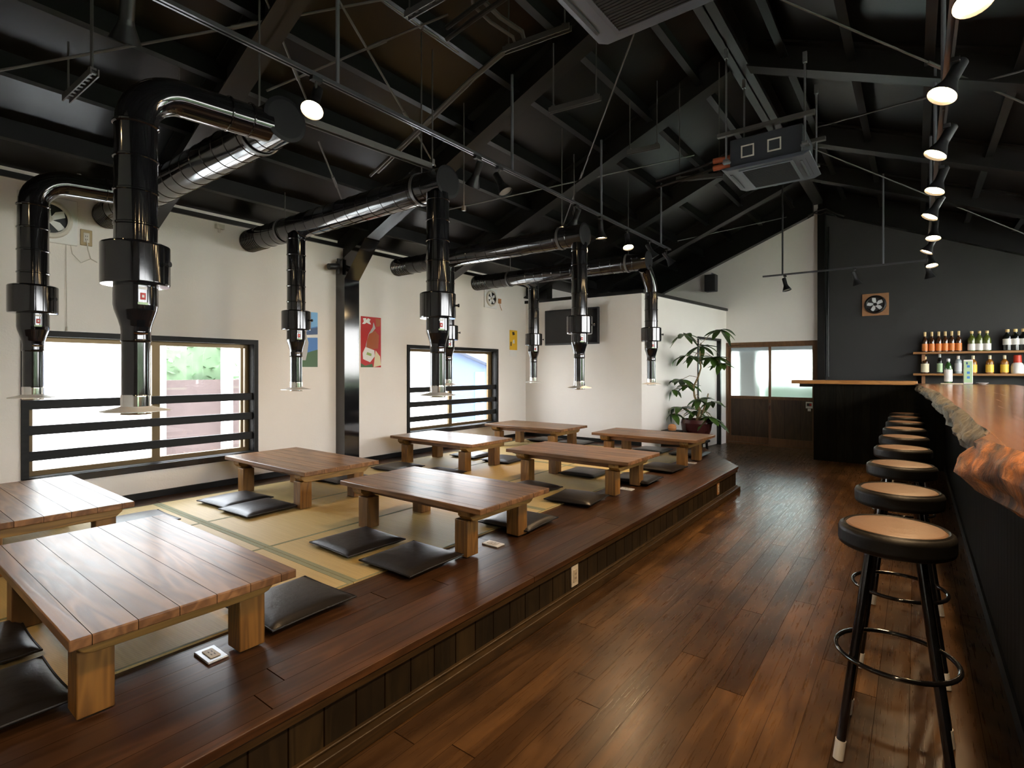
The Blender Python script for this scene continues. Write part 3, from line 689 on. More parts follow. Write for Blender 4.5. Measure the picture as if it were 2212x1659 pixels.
# ------------------------------------------------------------------ spotlight tracks
def track(name, p0, p1, rods, lab):
    r = empty(name, p0, lab, 'light track', 'ceiling light tracks'); v = Vector(p1)-Vector(p0); L = v.length
    ang = math.atan2(v.y, v.x); r.rotation_euler = (0, 0, ang)
    m = MB(); m.box(0, L, -.017, -.006, -.009, .009); m.box(0, L, .006, .017, -.009, .009); m.box(0, L, -.017, .017, .006, .011); m.build('rail_channel', 'beam_track', r)
    for (t, top) in rods:
        MB().tube([(t, 0, .0), (t, 0, top-p0[2])], .011, 10).build('hanging_rod', 'rod_track', r)
    return r
M['beam_track'] = plain('beam_track', (.10, .10, .11), .3, metal=.5); M['rod_track'] = plain('rod_track', (.22, .23, .26), .32, metal=.5)
LX, LZ = -2.5, 2.845
def rod_top(x): return zr(x, 4.13)
track('light_track', (LX, -1.0, LZ), (LX, 6.6, LZ), [(1.0+y, rod_top(LX)) for y in (-.3, 1.705, 3.27, 4.74, 6.3)], 'long ceiling light track hanging above the aisle-side tables')
RX, RZ = .115, 2.655
track('light_track', (RX, -.6, RZ), (RX, 8.05, RZ), [(.6+y, rod_top(RX)) for y in (.7, 2.1, 3.55, 5.0, 6.5)], 'long ceiling light track above the counter stools')
track('light_track', (-1.70, 8.0, 2.61), (RX-.02, 8.0, 2.61), [(.25, rod_top(-1.45)), (1.38, rod_top(-.32))], 'short cross track in front of the far dark wall')
bpy.data.objects['light_track.002'].children[0].data.materials[0] = M['matte_black']
LIGHT_W = 25
def spot(x, y, zt, aim, lit, lab, energy=LIGHT_W, drop=.10):
    r = empty('track_spotlight', (x, y, zt-.009), lab, 'spotlight', 'track spotlights')
    aim = Vector(aim).normalized()
    MB().box(-.016, .016, -.03, .03, -.022, 0).build('mount', 'matte_black', r, .002)
    piv = Vector((0, 0, -drop))
    m = MB(); m.tube([(0, 0, -.02), piv], .007, 8); m.build('arm', 'rod_grey', r)
    q = Vector((0, 0, 1)).rotation_difference(aim); mat = q.to_matrix()
    def T(mm): mm.v = [tuple(mat @ Vector(p)+piv) for p in mm.v]; return mm
    T(MB().lathe([(0, -.065), (.02, -.065), (.026, -.058), (.026, .03), (.03, .05), (.056, .112), (.058, .115), (.055, .115), (.028, .055), (.0, .05)], n=24, caps=False)).build('lamp_head', 'lamp_black', r)
    T(MB().lathe([(0, .100), (.048, .100), (.048, .103), (0, .106)], n=24, caps=False)).build('lens', 'lens' if lit else 'lens_off', r)
    if lit:
        ld = bpy.data.lights.new('lamp_light', 'SPOT'); ld.energy = energy; ld.color = (1.0, .66, .36); ld.spot_size = math.radians(95); ld.spot_blend = .8; ld.shadow_soft_size = .045
        lo = bpy.data.objects.new('lamp_light', ld); C.objects.link(lo); lo.parent = r
        lo.location = piv+aim*.125; lo.rotation_euler = Vector((0, 0, -1)).rotation_difference(aim).to_euler()
    return r
M['lamp_black'] = plain('lamp_black', (.012, .012, .013), .4, spec=.35)
lamps = [(.74, (-.55, .1, -1), 0, 'dark spotlight hanging above the elbow of the nearest extractor'),
         (1.575, (.35, -.45, -1), 1, 'lit spotlight beside the end of the nearest duct'),
         (2.86, (-.65, .15, -1), 1, 'lit spotlight beyond the second duct end, beside an unlit one'),
         (3.11, (.55, .1, -1), 0, 'unlit spotlight beside a lit one on the table track'),
         (4.25, (-.6, .2, -1), 1, 'lit spotlight above the third duct end'),
         (4.73, (.0, .1, -1), 1, 'lit spotlight pointing straight down over third aisle-side table'),
         (5.34, (.25, -.3, -1), 1, 'lit spotlight nearest the farthest duct end'),
         (5.95, (.5, .3, -1), 0, 'unlit spotlight past the farthest duct end'),
         (6.48, (.6, .5, -1), 0, 'unlit spotlight at the far tip of the table track')]
for y, a, l, lab in lamps: spot(LX, y, LZ, a, l, lab)
spot(LX, -.55, LZ, (-.3, .1, -1), 1, 'spotlight of the table track out of frame behind the viewer')
rl = [(2.28, (.12, -.35, -1)), (2.98, (-.45, -.35, -1)), (3.75, (-.5, -.2, -1)), (4.49, (-.35, -.25, -1)), (5.23, (-.5, -.2, -1)), (6.06, (-.1, -.3, -1)), (6.74, (-.5, -.1, -1)), (7.63, (.1, -.3, -1))]
on = ['topmost and nearest', 'second', 'third', 'fourth', 'fifth', 'sixth', 'seventh', 'eighth and farthest']
for (y, a), o_ in zip(rl, on): spot(RX+.02, y, RZ, a, 1, 'lit spotlight above the counter stools, %s in that row' % o_, drop=.06)
for y, w_ in ((-.2, 'behind'), (.7, 'right above'), (1.5, 'just ahead of')): spot(RX, y, RZ, (-.2, .0, -1), 1, 'lit counter track spotlight %s the viewer, above the frame' % w_)  # unseen lamps continuing the row, kept to light the foreground floor
spot(-1.42, 8.0, 2.61, (.25, -.1, -1), 0, 'unlit black spotlight on cross track against the white gable wall')
spot(-.62, 8.0, 2.61, (.3, .2, -1), 0, 'unlit dark spotlight on cross track against the dark wall')
spot(RX, 7.95, RZ, (.2, .2, -1), 0, 'unlit spotlight where the counter track meets the cross track', drop=.14)

# ------------------------------------------------------------------ cassette air conditioners
def make_ac(label):
    r = empty('cassette_air_conditioner', (0, 0, 2.95), label, 'air conditioner', 'hanging cassette air conditioners')
    MB().box(-.27, .27, -.26, .26, .03, .27).build('body', 'grey_unit', r, .01)
    m = MB(); hx, hy = .325, .31
    m.prism_y([(-hx, .03), (-hx, .022), (-hx+.05, 0), (hx-.05, 0), (hx, .022), (hx, .03)], -hy, hy); m.build('face_panel', 'grey_panel', r, .004)
    m = MB(); m.ring_frame('Z', -.006, -.20, .20, -.26, .26, .022, .008); m.build('grille_frame', 'grey_panel', r)
    m = MB(); m.box(-.178, .178, -.238, .238, -.002, .001)
    for k in range(24): y = -.235+.47*k/23; m.box(-.178, .178, y-.004, y+.004, -.005, -.002)
    m.build('intake_grille', 'grille', r)
    for s in (-1, 1):
        x = s*.262; m = MB(); m.box(x-.022, x+.022, -.22, .22, -.001+.004, .012); m.build('air_slot', 'grille', r)
        MB().hexa([(x-.020, -.2, -.004), (x-.002, -.2, -.006), (x-.002, .2, -.006), (x-.020, .2, -.004), (x-.020, -.2, .006), (x-.002, -.2, .004), (x-.002, .2, .004), (x-.020, .2, .006)]).build('louvre', 'grey_unit', r)
    for x in (-.13, .07):
        m = MB(); m.ring_frame('Y', -.266, x-.05, x+.05, .10, .20, .010, .006); m.build('duct_knockout', 'ivory', r)
    for y in (-.29, .29):
        MB().box(-.36, .36, y-.02, y+.02, .30, .33).build('support_rail', 'rod_grey', r)
        for x in (-.29, .29):
            m = MB(); m.tube([(x, y, .10), (x, y, .31)], .008, 8); m.tube([(x, y, .31), (x, y, zr(-.97+x, 4.0)-2.95-.04)], .008, 8)
            m.box(x-.02, x+.02, y-.02, y+.02, .09, .105); m.box(x-.014, x+.014, y-.014, y+.014, zr(-.97+x, 4.0)-2.95-.10, zr(-.97+x, 4.0)-2.95-.02); m.box(x-.03, x+.03, min(y, y*.85), max(y, y*.85), .08, .092)
            m.build('hanger_rod', 'galv', r)
    for zz in (.09, .15):
        m = MB(); m.tube([(-.27, -.20, zz), (-.42, -.20, zz)], .024, 12); m.build('insulated_pipe', 'orange_pipe', r)
        m = MB(); m.tube([(-.42, -.20, zz), (-.55, -.19, zz-.02), (-.75, -.18, zz-.03), (-.95, -.16, zz-.04)], .012, 8); m.build('refrigerant_pipe', 'steel_black', r)
    return r
ac = make_ac('grey cassette air conditioner hanging at the ridge above the aisle, fully in view'); ac.location = (-.965, 4.87, 2.95)
dup(ac, (-.965, 2.11, 2.95), 'grey cassette air conditioner cut off by the top photo edge')
# bent refrigerant pipes and slotted struts near the roof
pp = [on_z(1018, -20, 3.55), on_z(1022, 12, 3.55), on_z(1060, 48, 3.5), on_z(1108, 80, 3.45), on_z(1114, 100, 3.42), on_z(1085, 112, 3.4), on_z(1010, 175, 3.25), on_z(800, 380, 2.85)]
m = MB(); m.tube(pp, .011, 8); m.tube([p+Vector((.05, .03, .03)) for p in pp], .016, 8); tag(m.build('refrigerant_line', 'rod_grey'), 'pair of bent refrigerant pipes running down a roof beam', 'pipe')
def strut(a, b, za, zb, lab, rods=True, drop=0):
    p, q = on_z(*a, za), on_z(*b, zb); r = empty('slotted_strut', p, lab, 'strut', 'slotted support struts'); v = q-p; L = v.length; dv = v.normalized()
    m = MB(); n = max(4, int(L/.05)); up = Vector((0, 0, 1)); sd = dv.cross(up).normalized()
    def bar(c0, c1, hw, hh): m.hexa([c0-sd*hw-up*hh, c1-sd*hw-up*hh, c1+sd*hw-up*hh, c0+sd*hw-up*hh, c0-sd*hw+up*hh, c1-sd*hw+up*hh, c1+sd*hw+up*hh, c0+sd*hw+up*hh])
    z0 = Vector((0, 0, 0))
    for s in (-1, 1): bar(z0+sd*s*.016, v+sd*s*.016, .003, .018)
    for k in range(n):
        c = v*((k+.25)/n); bar(c, c+v*(.45/n), .016, .003)
    m.build('strut_channel', 'rod_grey', r)
    if rods:
        for t in (.08, .92):
            c = v*t; m = MB(); top = zr((p+c).x, 4.13)-(p+c).z; m.tube([c, c+Vector((0, 0, top))], .005, 8); m.box(c.x-.014, c.x+.014, c.y-.014, c.y+.014, c.z+.018, c.z+.03); m.build('threaded_rod', 'rod_grey', r)
    return r
strut((645, 255), (930, 360), 2.62, 2.62, 'long slotted strut linking the first and second duct ends', False)
strut((143, 214), (205, 155), 2.80, 2.80, 'short slotted strut above the bent extractor by the window')
strut((878, 35), (965, -15), 3.30, 3.30, 'slotted strut at the top edge of the photo')
strut((1187, 240), (1297, 210), 3.25, 3.25, 'slotted strut on rods left of the far cassette unit')
strut((1355, 330), (1425, 315), 3.30, 3.30, 'slotted strut in the next bay behind the far beam')
strut((1088, 110), (1232, 58), 3.40, 3.40, 'slotted strut reaching to the nearest cassette unit')
strut((1460, 388), (1562, 378), 3.05, 3.05, 'slotted strut left of the far cassette unit carrying its pipes')
hr = [((392, -30), (387, 200), 3.0), ((197, 70), (197, 155), 2.85), ((168, 205), (170, 372), 2.75), ((936, 40), (934, 350), 2.75), ((1237, 250), (1240, 460), 2.9), ((1000, 395), (1002, 450), 2.6)]
hl = ['left of the track start', 'over a short strut by the window', 'down to the window-side bent extractor', 'down to the second duct end', 'down to the third duct end', 'right of the second duct end']
for (a, b, z), l in zip(hr, hl):
    q = on_z(b[0], b[1], z); m = MB(); m.tube([q, (q.x, q.y, rod_top(q.x))], .005, 8); m.box(q.x-.012, q.x+.012, q.y-.012, q.y+.012, q.z-.02, q.z+.02)
    tag(m.build('threaded_rod', 'rod_grey'), 'thin threaded hanger rod '+l, 'hanger rod', 'duct hanger rods')

# ------------------------------------------------------------------ wall things
def wall_frame(name, x, y0, y1, z0, z1, lab, cat, group=None):
    return empty(name, (x, (y0+y1)/2, (z0+z1)/2), lab, cat, group)
# posters on the window wall
def poly_x(m, pts, x0, x1): m.prism_x(pts, x0, x1)
# red drink poster
y0, y1, z0, z1 = 3.675, 3.955, 1.335, 1.91
po = wall_frame('poster', XL, y0, y1, z0, z1, 'red drink poster on the white wall right of the steel post', 'poster', 'wall posters'); w, h = (y1-y0)/2, (z1-z0)/2
MB().box(0, .003, -w, w, -h, h).build('paper', 'p_red', po)
def sc_pts(pts): return [(-w+u*2*w, h-v*2*h) for u, v in pts]
def art(pts, mat, lvl, name='print'): MB().prism_x(sc_pts(pts), .003, .003+.0006*lvl).build(name, mat, po)
art([(.10, .04), (.25, .03), (.27, .07), (.34, .03), (.48, .05), (.42, .09), (.5, .15), (.38, .14), (.28, .12), (.18, .15), (.06, .15), (.14, .10)], 'p_white', 1)
art([(.62, .10), (.72, .22), (.45, .36), (.34, .60), (.20, .72), (.24, .55), (.38, .34), (.58, .2)], 'p_grey', 1)
art([(.40, .34), (.70, .27), (.90, .36), (.85, .62), (.60, .64), (.25, .62), (.30, .46)], 'p_amber', 2)
art([(.22, .60), (.66, .66), (.68, .78), (.45, .90), (.10, .84), (.08, .72)], 'p_white', 3)
art([(.30, .70), (.52, .73), (.50, .78), (.26, .75)], 'p_lgreen', 4)
art([(.72, .66), (.95, .78), (1.0, .96), (.62, 1.0), (.68, .80)], 'p_cream', 2)
art([(.0, .92), (.20, .97), (.55, .93), (.60, 1.0), (0, 1.0)], 'p_green', 3)
art([(.72, .02), (.97, .03), (.95, .17), (.75, .19)], 'p_amber', 1)
# blue bottle poster
y0, y1, z0, z1 = 2.90, 3.135, 1.335, 1.90
po = wall_frame('poster', XL, y0, y1, z0, z1, 'blue bottle poster on the white wall, left of the post, half hidden', 'poster', 'wall posters'); w, h = (y1-y0)/2, (z1-z0)/2
MB().box(0, .003, -w, w, -h, h).build('paper', 'p_blue', po)
art([(0, 0), (1, 0), (1, .25), (0, .36)], 'p_sky', 1); art([(0, .36), (1, .27), (1, .40), (0, .44)], 'p_navy', 1); art([(0, .44), (1, .40), (1, .46), (0, .48)], 'p_white', 1)
art([(0, .80), (1, .68), (1, 1), (0, 1)], 'p_green', 1)
art([(.30, .30), (.42, .30), (.48, .45), (.56, .56), (.50, .75), (.42, .88), (.12, .88), (.10, .60), (.26, .46)], 'p_grey', 2)
# yellow notice
y0, y1, z0, z1 = 6.41, 6.60, 1.615, 1.92
po = wall_frame('poster', XL, y0, y1, z0, z1, 'small yellow notice near the far wall corner', 'poster', 'wall posters'); w, h = (y1-y0)/2, (z1-z0)/2
MB().box(0, .003, -w, w, -h, h).build('paper', 'p_yellow', po)
art([(.32, .10), (.6, .08), (.68, .22), (.4, .26)], 'p_dark', 1); art([(.42, .5), (.62, .46), (.66, .66), (.4, .68)], 'p_white', 1); art([(.1, .6), (.24, .58), (.24, .8), (.1, .8)], 'p_dark', 1)
m = MB().box(XL, XL+.002, 6.42, 6.59, 1.515, 1.60); tag(m.build('notice', 'p_white'), 'small white paper slip taped under the yellow notice', 'notice')
# exhaust fans
def wall_fan(loc, rz, S, lab, plate, bladem, ringm, dark=True):
    r = empty('ventilation_fan', loc, lab, 'fan', 'wall ventilation fans', rz)   # local: faces -Y
    MB().box(-S, S, -.02, 0, -S, S).build('fan_plate', plate, r, .004)
    MB().lathe([(S*.62, -.045), (S*.70, -.05), (S*.80, -.045), (S*.84, -.02), (S*.62, -.02)], axis='Y', n=40, caps=False).build('fan_ring', ringm, r)
    MB().lathe([(0, -.022), (S*.66, -.022), (S*.66, -.020)], axis='Y', n=32, caps=False).build('opening', 'matte_black', r)
    m = MB()
    for k in range(5):
        a = 2*PI*k/5+.3; u = Vector((math.cos(a), 0, math.sin(a))); v = Vector((-math.sin(a), 0, math.cos(a)))
        p = [u*S*.12-v*S*.08, u*S*.58-v*S*.02, u*S*.60+v*S*.26, u*S*.30+v*S*.24, u*S*.12+v*S*.08]
        f = [Vector((q.x, -.030-.012*((q.dot(v))/S), q.z)) for q in p]; bk = [q+Vector((0, .003, 0)) for q in f]
        n_ = len(f); m.add(f+bk, [tuple(range(n_)), tuple(reversed(range(n_, 2*n_)))]+[(i, n_+i, n_+(i+1) % n_, (i+1) % n_) for i in range(n_)])
    m.build('blades', bladem, r)
    MB().lathe([(0, -.05), (S*.10, -.05), (S*.14, -.04), (S*.14, -.025)], axis='Y', n=20, caps=False).build('hub', ringm, r)
    return r
fan_a = wall_fan((XL+.0, .985, 2.385), PI/2, .165, 'white wall ventilation fan behind the window-side bent extractor', 'white_plastic', 'white_plastic', 'ivory')
fan_b = wall_fan((XL+.0, 5.94, 2.35), PI/2, .14, 'white wall ventilation fan under the farthest duct', 'white_plastic', 'white_plastic', 'ivory')
def fanpart(m, fan, name, mat):
    inv = (Matrix.Translation(fan.location) @ Matrix.Rotation(PI/2, 4, 'Z')).inverted()
    m.v = [tuple(inv @ Vector(p)) for p in m.v]; m.build(name, mat, fan)
pf_ = on_y(1891, 658, YE)
wall_fan((pf_.x, YE, pf_.z), 0, .17, 'wood framed ventilation fan on the dark kitchen wall', 'fan_wood', 'l_silver', 'steel_black')
outlet('power_outlet', (XL, 1.205, 2.295), (PI/2, 0, PI/2), 'tan wall outlet right of the white ventilation fan', 'tan_plate')
m = MB(); m.tube([(XL+.012, 1.205, 2.28), (XL+.03, 1.21, 2.2), (XL+.012, 1.23, 2.14), (XL+.012, 1.27, 2.12)], .004, 6); m.tube([(XL+.02, 1.23, 2.14), (XL+.02, 1.17, 2.10), (XL+.012, 1.12, 2.16), (XL+.01, 1.11, 2.235), (XL+.01, .86, 2.24)], .003, 6)
fanpart(m, fan_a, 'power_cord', 'ivory')
m = MB(); m.tube([(XL+.01, 1.085, 2.235), (XL+.01, 1.09, 1.62)], .0022, 6); m.tube([(XL+.01, 1.09, 1.62), (XL+.01, 1.09, 1.59)], .006, 8); fanpart(m, fan_a, 'pull_cord', 'ivory')
m = MB(); m.tube([(XL+.01, 6.14, 2.33), (XL+.02, 6.16, 2.25), (XL+.012, 6.20, 2.2)], .004, 6); m.box(XL, XL+.012, 6.13, 6.19, 2.30, 2.37); fanpart(m, fan_b, 'power_cord', 'clay')
m = MB(); m.box(XL, XL+.04, 2.12, 2.19, 2.56, 2.60); m.tube([(XL+.02, 2.15, 2.56), (XL+.02, 2.15, 2.53)], .012, 8); tag(m.build('wall_sensor', 'ivory'), 'tiny ivory sensor at the wall top between the first two ducts', 'sensor')
r = empty('wall_fixture', (XL+.10, 3.30, 2.42), 'black cylindrical fixture bracketed to the steel post', 'fixture')
MB().tube([(0, .02, .06), (0, .02, -.10)], .018, 10).build('bracket', 'matte_black', r)
MB().tube([(.0, .02, -.02), (.0, -.10, -.04)], .032, 16).build('housing', 'matte_black', r)
# television
r = empty('television', (-4.05, 6.83, 1.945), 'black flat television on the white screen wall, behind a hanging extractor', 'television')
MB().box(-.46, .46, -.11, -.07, -.265, .265).build('bezel', 'matte_black', r, .006); MB().box(-.44, .44, -.113, -.11, -.24, .245).build('screen', 'screen', r)
MB().box(-.12, .12, -.07, 0, -.12, .12).build('wall_mount', 'matte_black', r)
# speaker on the gable
p = on_y(1536, 612, YE-.14)
r = empty('wall_speaker', (p.x, YE, p.z), 'black box speaker hung high on the white gable wall', 'speaker')
MB().box(-.095, .095, -.22, -.06, -.15, .15).build('cabinet', 'matte_black', r, .008); MB().box(-.08, .08, -.224, -.22, -.135, .135).build('grille', 'grille', r)
m = MB(); m.tube([(0, -.12, .15), (0, -.10, .19), (0, 0, .19)], .010, 8); m.build('bracket', 'galv', r)
m = MB()
cpts = [on_y(x, y, YE-.16) for x, y in ((1745, 466), (1760, 458), (1772, 454), (1785, 450), (1795, 456), (1810, 462), (1824, 466))]
m.tube(cpts, .012, 6); m.tube([p+Vector((.0, -.02, -.05+.03*math.sin(i*2))) for i, p in enumerate(cpts)], .010, 6); tag(m.build('cable_bundle', 'matte_black'), 'tangle of black cables at the gable peak', 'cable')

# ------------------------------------------------------------------ counter
CB = .30
ct = empty('bar_counter_base', (0, 8.76, 0), 'dark planked base under the live-edge counter and its return', 'counter')
m = MB(); m.box(-1.18, CB+.04, 0, .06, 0, 1.10); m.box(-1.18, -1.12, .06, .5, 0, 1.10); m.build('return_panel', 'counter_panel', ct)
m = MB(); m.box(CB, CB+.05, -8.6, 0, 0, .955); m.build('aisle_panel', 'counter_side', ct)
m = MB(); m.box(CB+.05, .95, -8.6, -8.55, 0, .955); m.build('end_panel', 'counter_panel', ct)
m = MB(); m.box(CB-.012, CB, -8.6, 0, 0, .08); m.build('kick_board', 'steel_black', ct)
m = MB()
pl = [(-1.46, 8.70), (-1.30, 8.675), (-1.0, 8.69), (-.6, 8.68), (-.2, 8.69), (.02, 8.70), (.02, 9.12), (-1.44, 9.12)]
m.prism(pl, 1.105, 1.157); tag(m.build('return_counter_top', 'board', None, .006), 'thin honey-coloured board on the far counter return', 'counter top')
m = MB(); m.box(-1.36, -1.18, 8.75, 8.80, 1.06, 1.104); tag(m.build('shelf_bracket', 'steel_black'), 'dark batten under the overhanging end of the return board', 'bracket')
# live edge slab
ZT = 1.125
topx = [(8.95, 0.0), (8.2, .035), (7.03, .07), (6.2, .12), (5.35, .15), (4.6, .15), (3.93, .16), (3.5, .158), (3.19, .166), (2.74, .168), (2.31, .160), (2.12, .168), (1.98, .166), (1.90, .150), (1.83, .135), (1.76, .145), (1.69, .158), (1.56, .184), (1.4, .215), (1.2, .25), (.9, .31)]
bulge = [.00, .02, .015, .03, .02, .035, .02, .03, .02, .03, .025, .01, .015, .035, .045, .040, .03, .02, .02, .02, .02]
thick = [.10, .11, .11, .12, .12, .13, .13, .125, .125, .125, .125, .13, .14, .155, .165, .165, .165, .165, .17, .17, .17]
m = MB(); vt = []; K = 14
random.seed(3)
ny = []
for i in range(len(topx)-1):
    (ya, xa), (yb, xb) = topx[i], topx[i+1]; nsub = max(2, int(abs(ya-yb)/.02))
    for k in range(nsub):
        t = k/nsub; ny.append((ya+(yb-ya)*t, xa+(xb-xa)*t, bulge[i]+(bulge[i+1]-bulge[i])*t, thick[i]+(thick[i+1]-thick[i])*t))
ny.append((topx[-1][0], topx[-1][1], bulge[-1], thick[-1]))
from mathutils import noise as mn
for (y, x, bu, th) in ny:
    for k in range(K+1):
        t = k/K; s = math.sin(PI*min(1, t*1.08))
        nz = mn.noise(Vector((t*2.5, y*4.5, 1.3)))*.020+mn.noise(Vector((t*5, y*11+t*3, 7.3)))*.016+mn.noise(Vector((t*9, y*26, 3.3)))*.007
        damp = 0 if k == 0 else 1
        vt.append((x-bu*s*1.1-(.006*damp)-nz*damp+(.09*max(0, t-.8)*5 if k else 0)*.5, y, ZT-th*t))
nr = len(ny)
m.add(vt, [(i*(K+1)+k, (i+1)*(K+1)+k, (i+1)*(K+1)+k+1, i*(K+1)+k+1) for i in range(nr-1) for k in range(K)], True)
sl = empty('live_edge_slab', (0, 0, 0), 'thick live-edge wooden counter slab with rough bark edge above the stools', 'counter top')
mt = MB(); XB = .96
tv = [(x, y, ZT) for (y, x, _, _) in ny]+[(XB, y, ZT) for (y, _, _, _) in ny]+[(x+.05, y, ZT-th) for (y, x, _, th) in ny]+[(XB, y, ZT-.1) for (y, _, _, _) in ny]
f = []
for i in range(nr-1): f += [(i, i+1, nr+i+1, nr+i), (2*nr+i, 3*nr+i, 3*nr+i+1, 2*nr+i+1), (nr+i, nr+i+1, 3*nr+i+1, 3*nr+i)]
f += [(0, nr, 3*nr, 2*nr), (nr-1, 2*nr+nr-1, 3*nr+nr-1, nr+nr-1)]
mt.add(tv, f); mt.build('slab_top', 'slab', sl, fix=True)
m.build('bark_edge', 'bark', sl, fix=False)

# ------------------------------------------------------------------ bar stools
def make_stool(label):
    r = empty('bar_stool', (0, 0, 0), label, 'bar stool', 'bar stools along the counter')
    H = .77; R = .165
    MB().lathe([(0, H-.072), (R-.012, H-.072), (R-.003, H-.066), (R, H-.055), (R, H-.018), (R-.004, H-.008), (R-.014, H-.002), (R-.024, H-.002)], n=48, caps=False).build('seat_band', 'vinyl', r)
    MB().lathe([(R-.024, H-.004), (R-.030, H+.0005), (R-.06, H+.004), (.05, H+.006), (0, H+.006)], n=48, caps=False).build('seat_top', 'seat_tan', r)
    MB().lathe([(R-.022, H-.003), (R-.017, H+.002), (R-.012, H-.003)], n=48, caps=False).build('piping', 'vinyl', r)
    for k in range(4):
        a = PI/4+k*PI/2; u = Vector((math.cos(a), math.sin(a), 0)); p, q = u*.095+Vector((0, 0, H-.072)), u*.208+Vector((0, 0, .03))
        lg = MB().tube([p, q], .0140, 14).build('leg', 'gloss_black', r)
        dd = (q-p).normalized(); MB().tube([q-dd*.035, q+dd*.028], .0160, 14).build('foot_cap', 'white_plastic', lg)
    for zz, rr in ((.335, .172),):
        pts = [(rr*math.cos(2*PI*j/40), rr*math.sin(2*PI*j/40), zz) for j in range(41)]
        MB().tube(pts, .008, 10, caps=False).build('foot_ring', 'gloss_black', r)
    return r
sy = [2.215, 2.92, 3.72, 4.51, 5.27, 6.02, 6.77, 7.50, 8.12]
so = ['nearest', 'second', 'third', 'fourth', 'fifth', 'sixth', 'seventh', 'eighth', 'farthest']
s0 = None
for i, y in enumerate(sy):
    lab = '%s round bar stool from the viewer, tan seat top with black band' % so[i]; loc = (-.056-.005*i, y, 0)
    if s0 is None: s0 = make_stool(lab); s0.location = loc; s0.rotation_euler = (0, 0, .0)
    else: dup(s0, loc, lab, .04*((i*7) % 5))

# ------------------------------------------------------------------ bottle shelves
def shelf(z, lab, xl):
    r = empty('wall_shelf', (0, YE, z), lab, 'shelf', 'bottle shelves')
    MB().box(xl, XR-.01, -.22, 0, -.03, 0).build('shelf_board', 'shelf', r, .003)
    for xx in (.09, 1.3): MB().box(xx-.02, xx+.02, -.14, 0, -.16, -.03).build('bracket', 'fan_wood', r)
    return r
Z1, Z2 = 1.565, 1.255
shelf(Z1, 'upper wooden shelf with bottles on the dark wall', -.03); shelf(Z2, 'lower wooden shelf with bottles on the dark wall', -.03)
protos = {}
def bottle(kind, x, y, z, lab, cat='bottle', group=None):
    if kind in protos: return dup(protos[kind], (x, y, z), lab, None, group)
    r = empty('bottle', (x, y, z), lab, cat, group)
    def L(name, prof, mat): MB().lathe(prof, n=20, caps=False).build(name, mat, r)
    if kind == 'beer':
        L('glass', [(0, 0), (.034, 0), (.036, .006), (.036, .15), (.033, .175), (.018, .205), (.014, .24), (.014, .285), (0, .285)], 'g_brown'); L('label', [(.0365, .015), (.037, .02), (.037, .115), (.0365, .12)], 'l_orange'); L('foil', [(.0165, .19), (.0165, .205), (.0148, .24), (.0155, .29), (0, .292)], 'f_gold')
    elif kind == 'sake':
        L('glass', [(0, 0), (.042, 0), (.044, .006), (.044, .15), (.040, .18), (.018, .22), (.015, .25), (.015, .275), (0, .275)], 'g_olive'); L('label', [(.0445, .015), (.045, .02), (.045, .10), (.0445, .105)], 'l_white'); L('cap', [(.0165, .245), (.019, .25), (.019, .28), (0, .282)], 'f_gold')
    elif kind == 'wine':
        L('glass', [(0, 0), (.045, 0), (.047, .006), (.047, .17), (.043, .195), (.019, .235), (.016, .27), (.016, .285), (0, .285)], 'g_dark'); L('label', [(.0475, .08), (.048, .085), (.048, .155), (.0475, .16)], 'l_white'); L('cap', [(.018, .25), (.022, .253), (.022, .29), (0, .292)], 'f_gold')
    elif kind == 'whisky':
        L('glass', [(0, 0), (.044, 0), (.047, .006), (.047, .155), (.042, .18), (.018, .20), (.016, .215), (0, .215)], 'g_brown'); L('label', [(.0475, .02), (.048, .025), (.048, .135), (.0475, .14)], 'l_cream'); L('cap', [(.0185, .205), (.02, .208), (.02, .245), (0, .247)], 'f_gold')
    elif kind == 'slim':
        L('glass', [(0, 0), (.030, 0), (.032, .006), (.032, .17), (.026, .20), (.014, .23), (.013, .26), (0, .26)], 'g_dark'); L('label', [(.0325, .02), (.033, .025), (.033, .14), (.0325, .145)], 'l_green'); L('cap', [(.0155, .23), (.016, .233), (.016, .285), (0, .287)], 'l_silver')
    elif kind == 'green':
        L('glass', [(0, 0), (.040, 0), (.042, .006), (.042, .20), (.036, .235), (.017, .275), (.014, .31), (0, .31)], 'g_green'); L('label', [(.0425, .03), (.043, .035), (.043, .18), (.0425, .185)], 'l_white'); L('cap', [(.017, .29), (.018, .293), (.018, .325), (0, .327)], 'l_silver')
    elif kind == 'gin':
        L('glass', [(0, 0), (.038, 0), (.040, .006), (.040, .17), (.034, .19), (.015, .205), (.014, .23), (0, .23)], 'g_clear'); L('label', [(.0405, .03), (.041, .035), (.041, .14), (.0405, .145)], 'l_silver'); L('cap', [(.0155, .205), (.017, .208), (.017, .25), (0, .252)], 'l_white')
    elif kind == 'amber':
        L('glass', [(0, 0), (.040, 0), (.043, .006), (.043, .15), (.038, .17), (.018, .195), (.015, .22), (0, .22)], 'g_amber'); L('label', [(.0435, .02), (.044, .025), (.044, .12), (.0435, .125)], 'l_yellow'); L('cap', [(.0165, .20), (.018, .203), (.018, .25), (0, .252)], 'l_cream')
    elif kind == 'jug':
        L('body', [(0, 0), (.06, 0), (.066, .01), (.066, .10), (.055, .135), (.038, .15), (0, .15)], 'l_white'); L('cap', [(.036, .148), (.042, .152), (.040, .245), (.036, .25), (0, .25)], 'l_red')
    protos[kind] = r; return r
YS = YE-.11
def bx(px, y=YS, row=740): return on_y(px, row, y).x
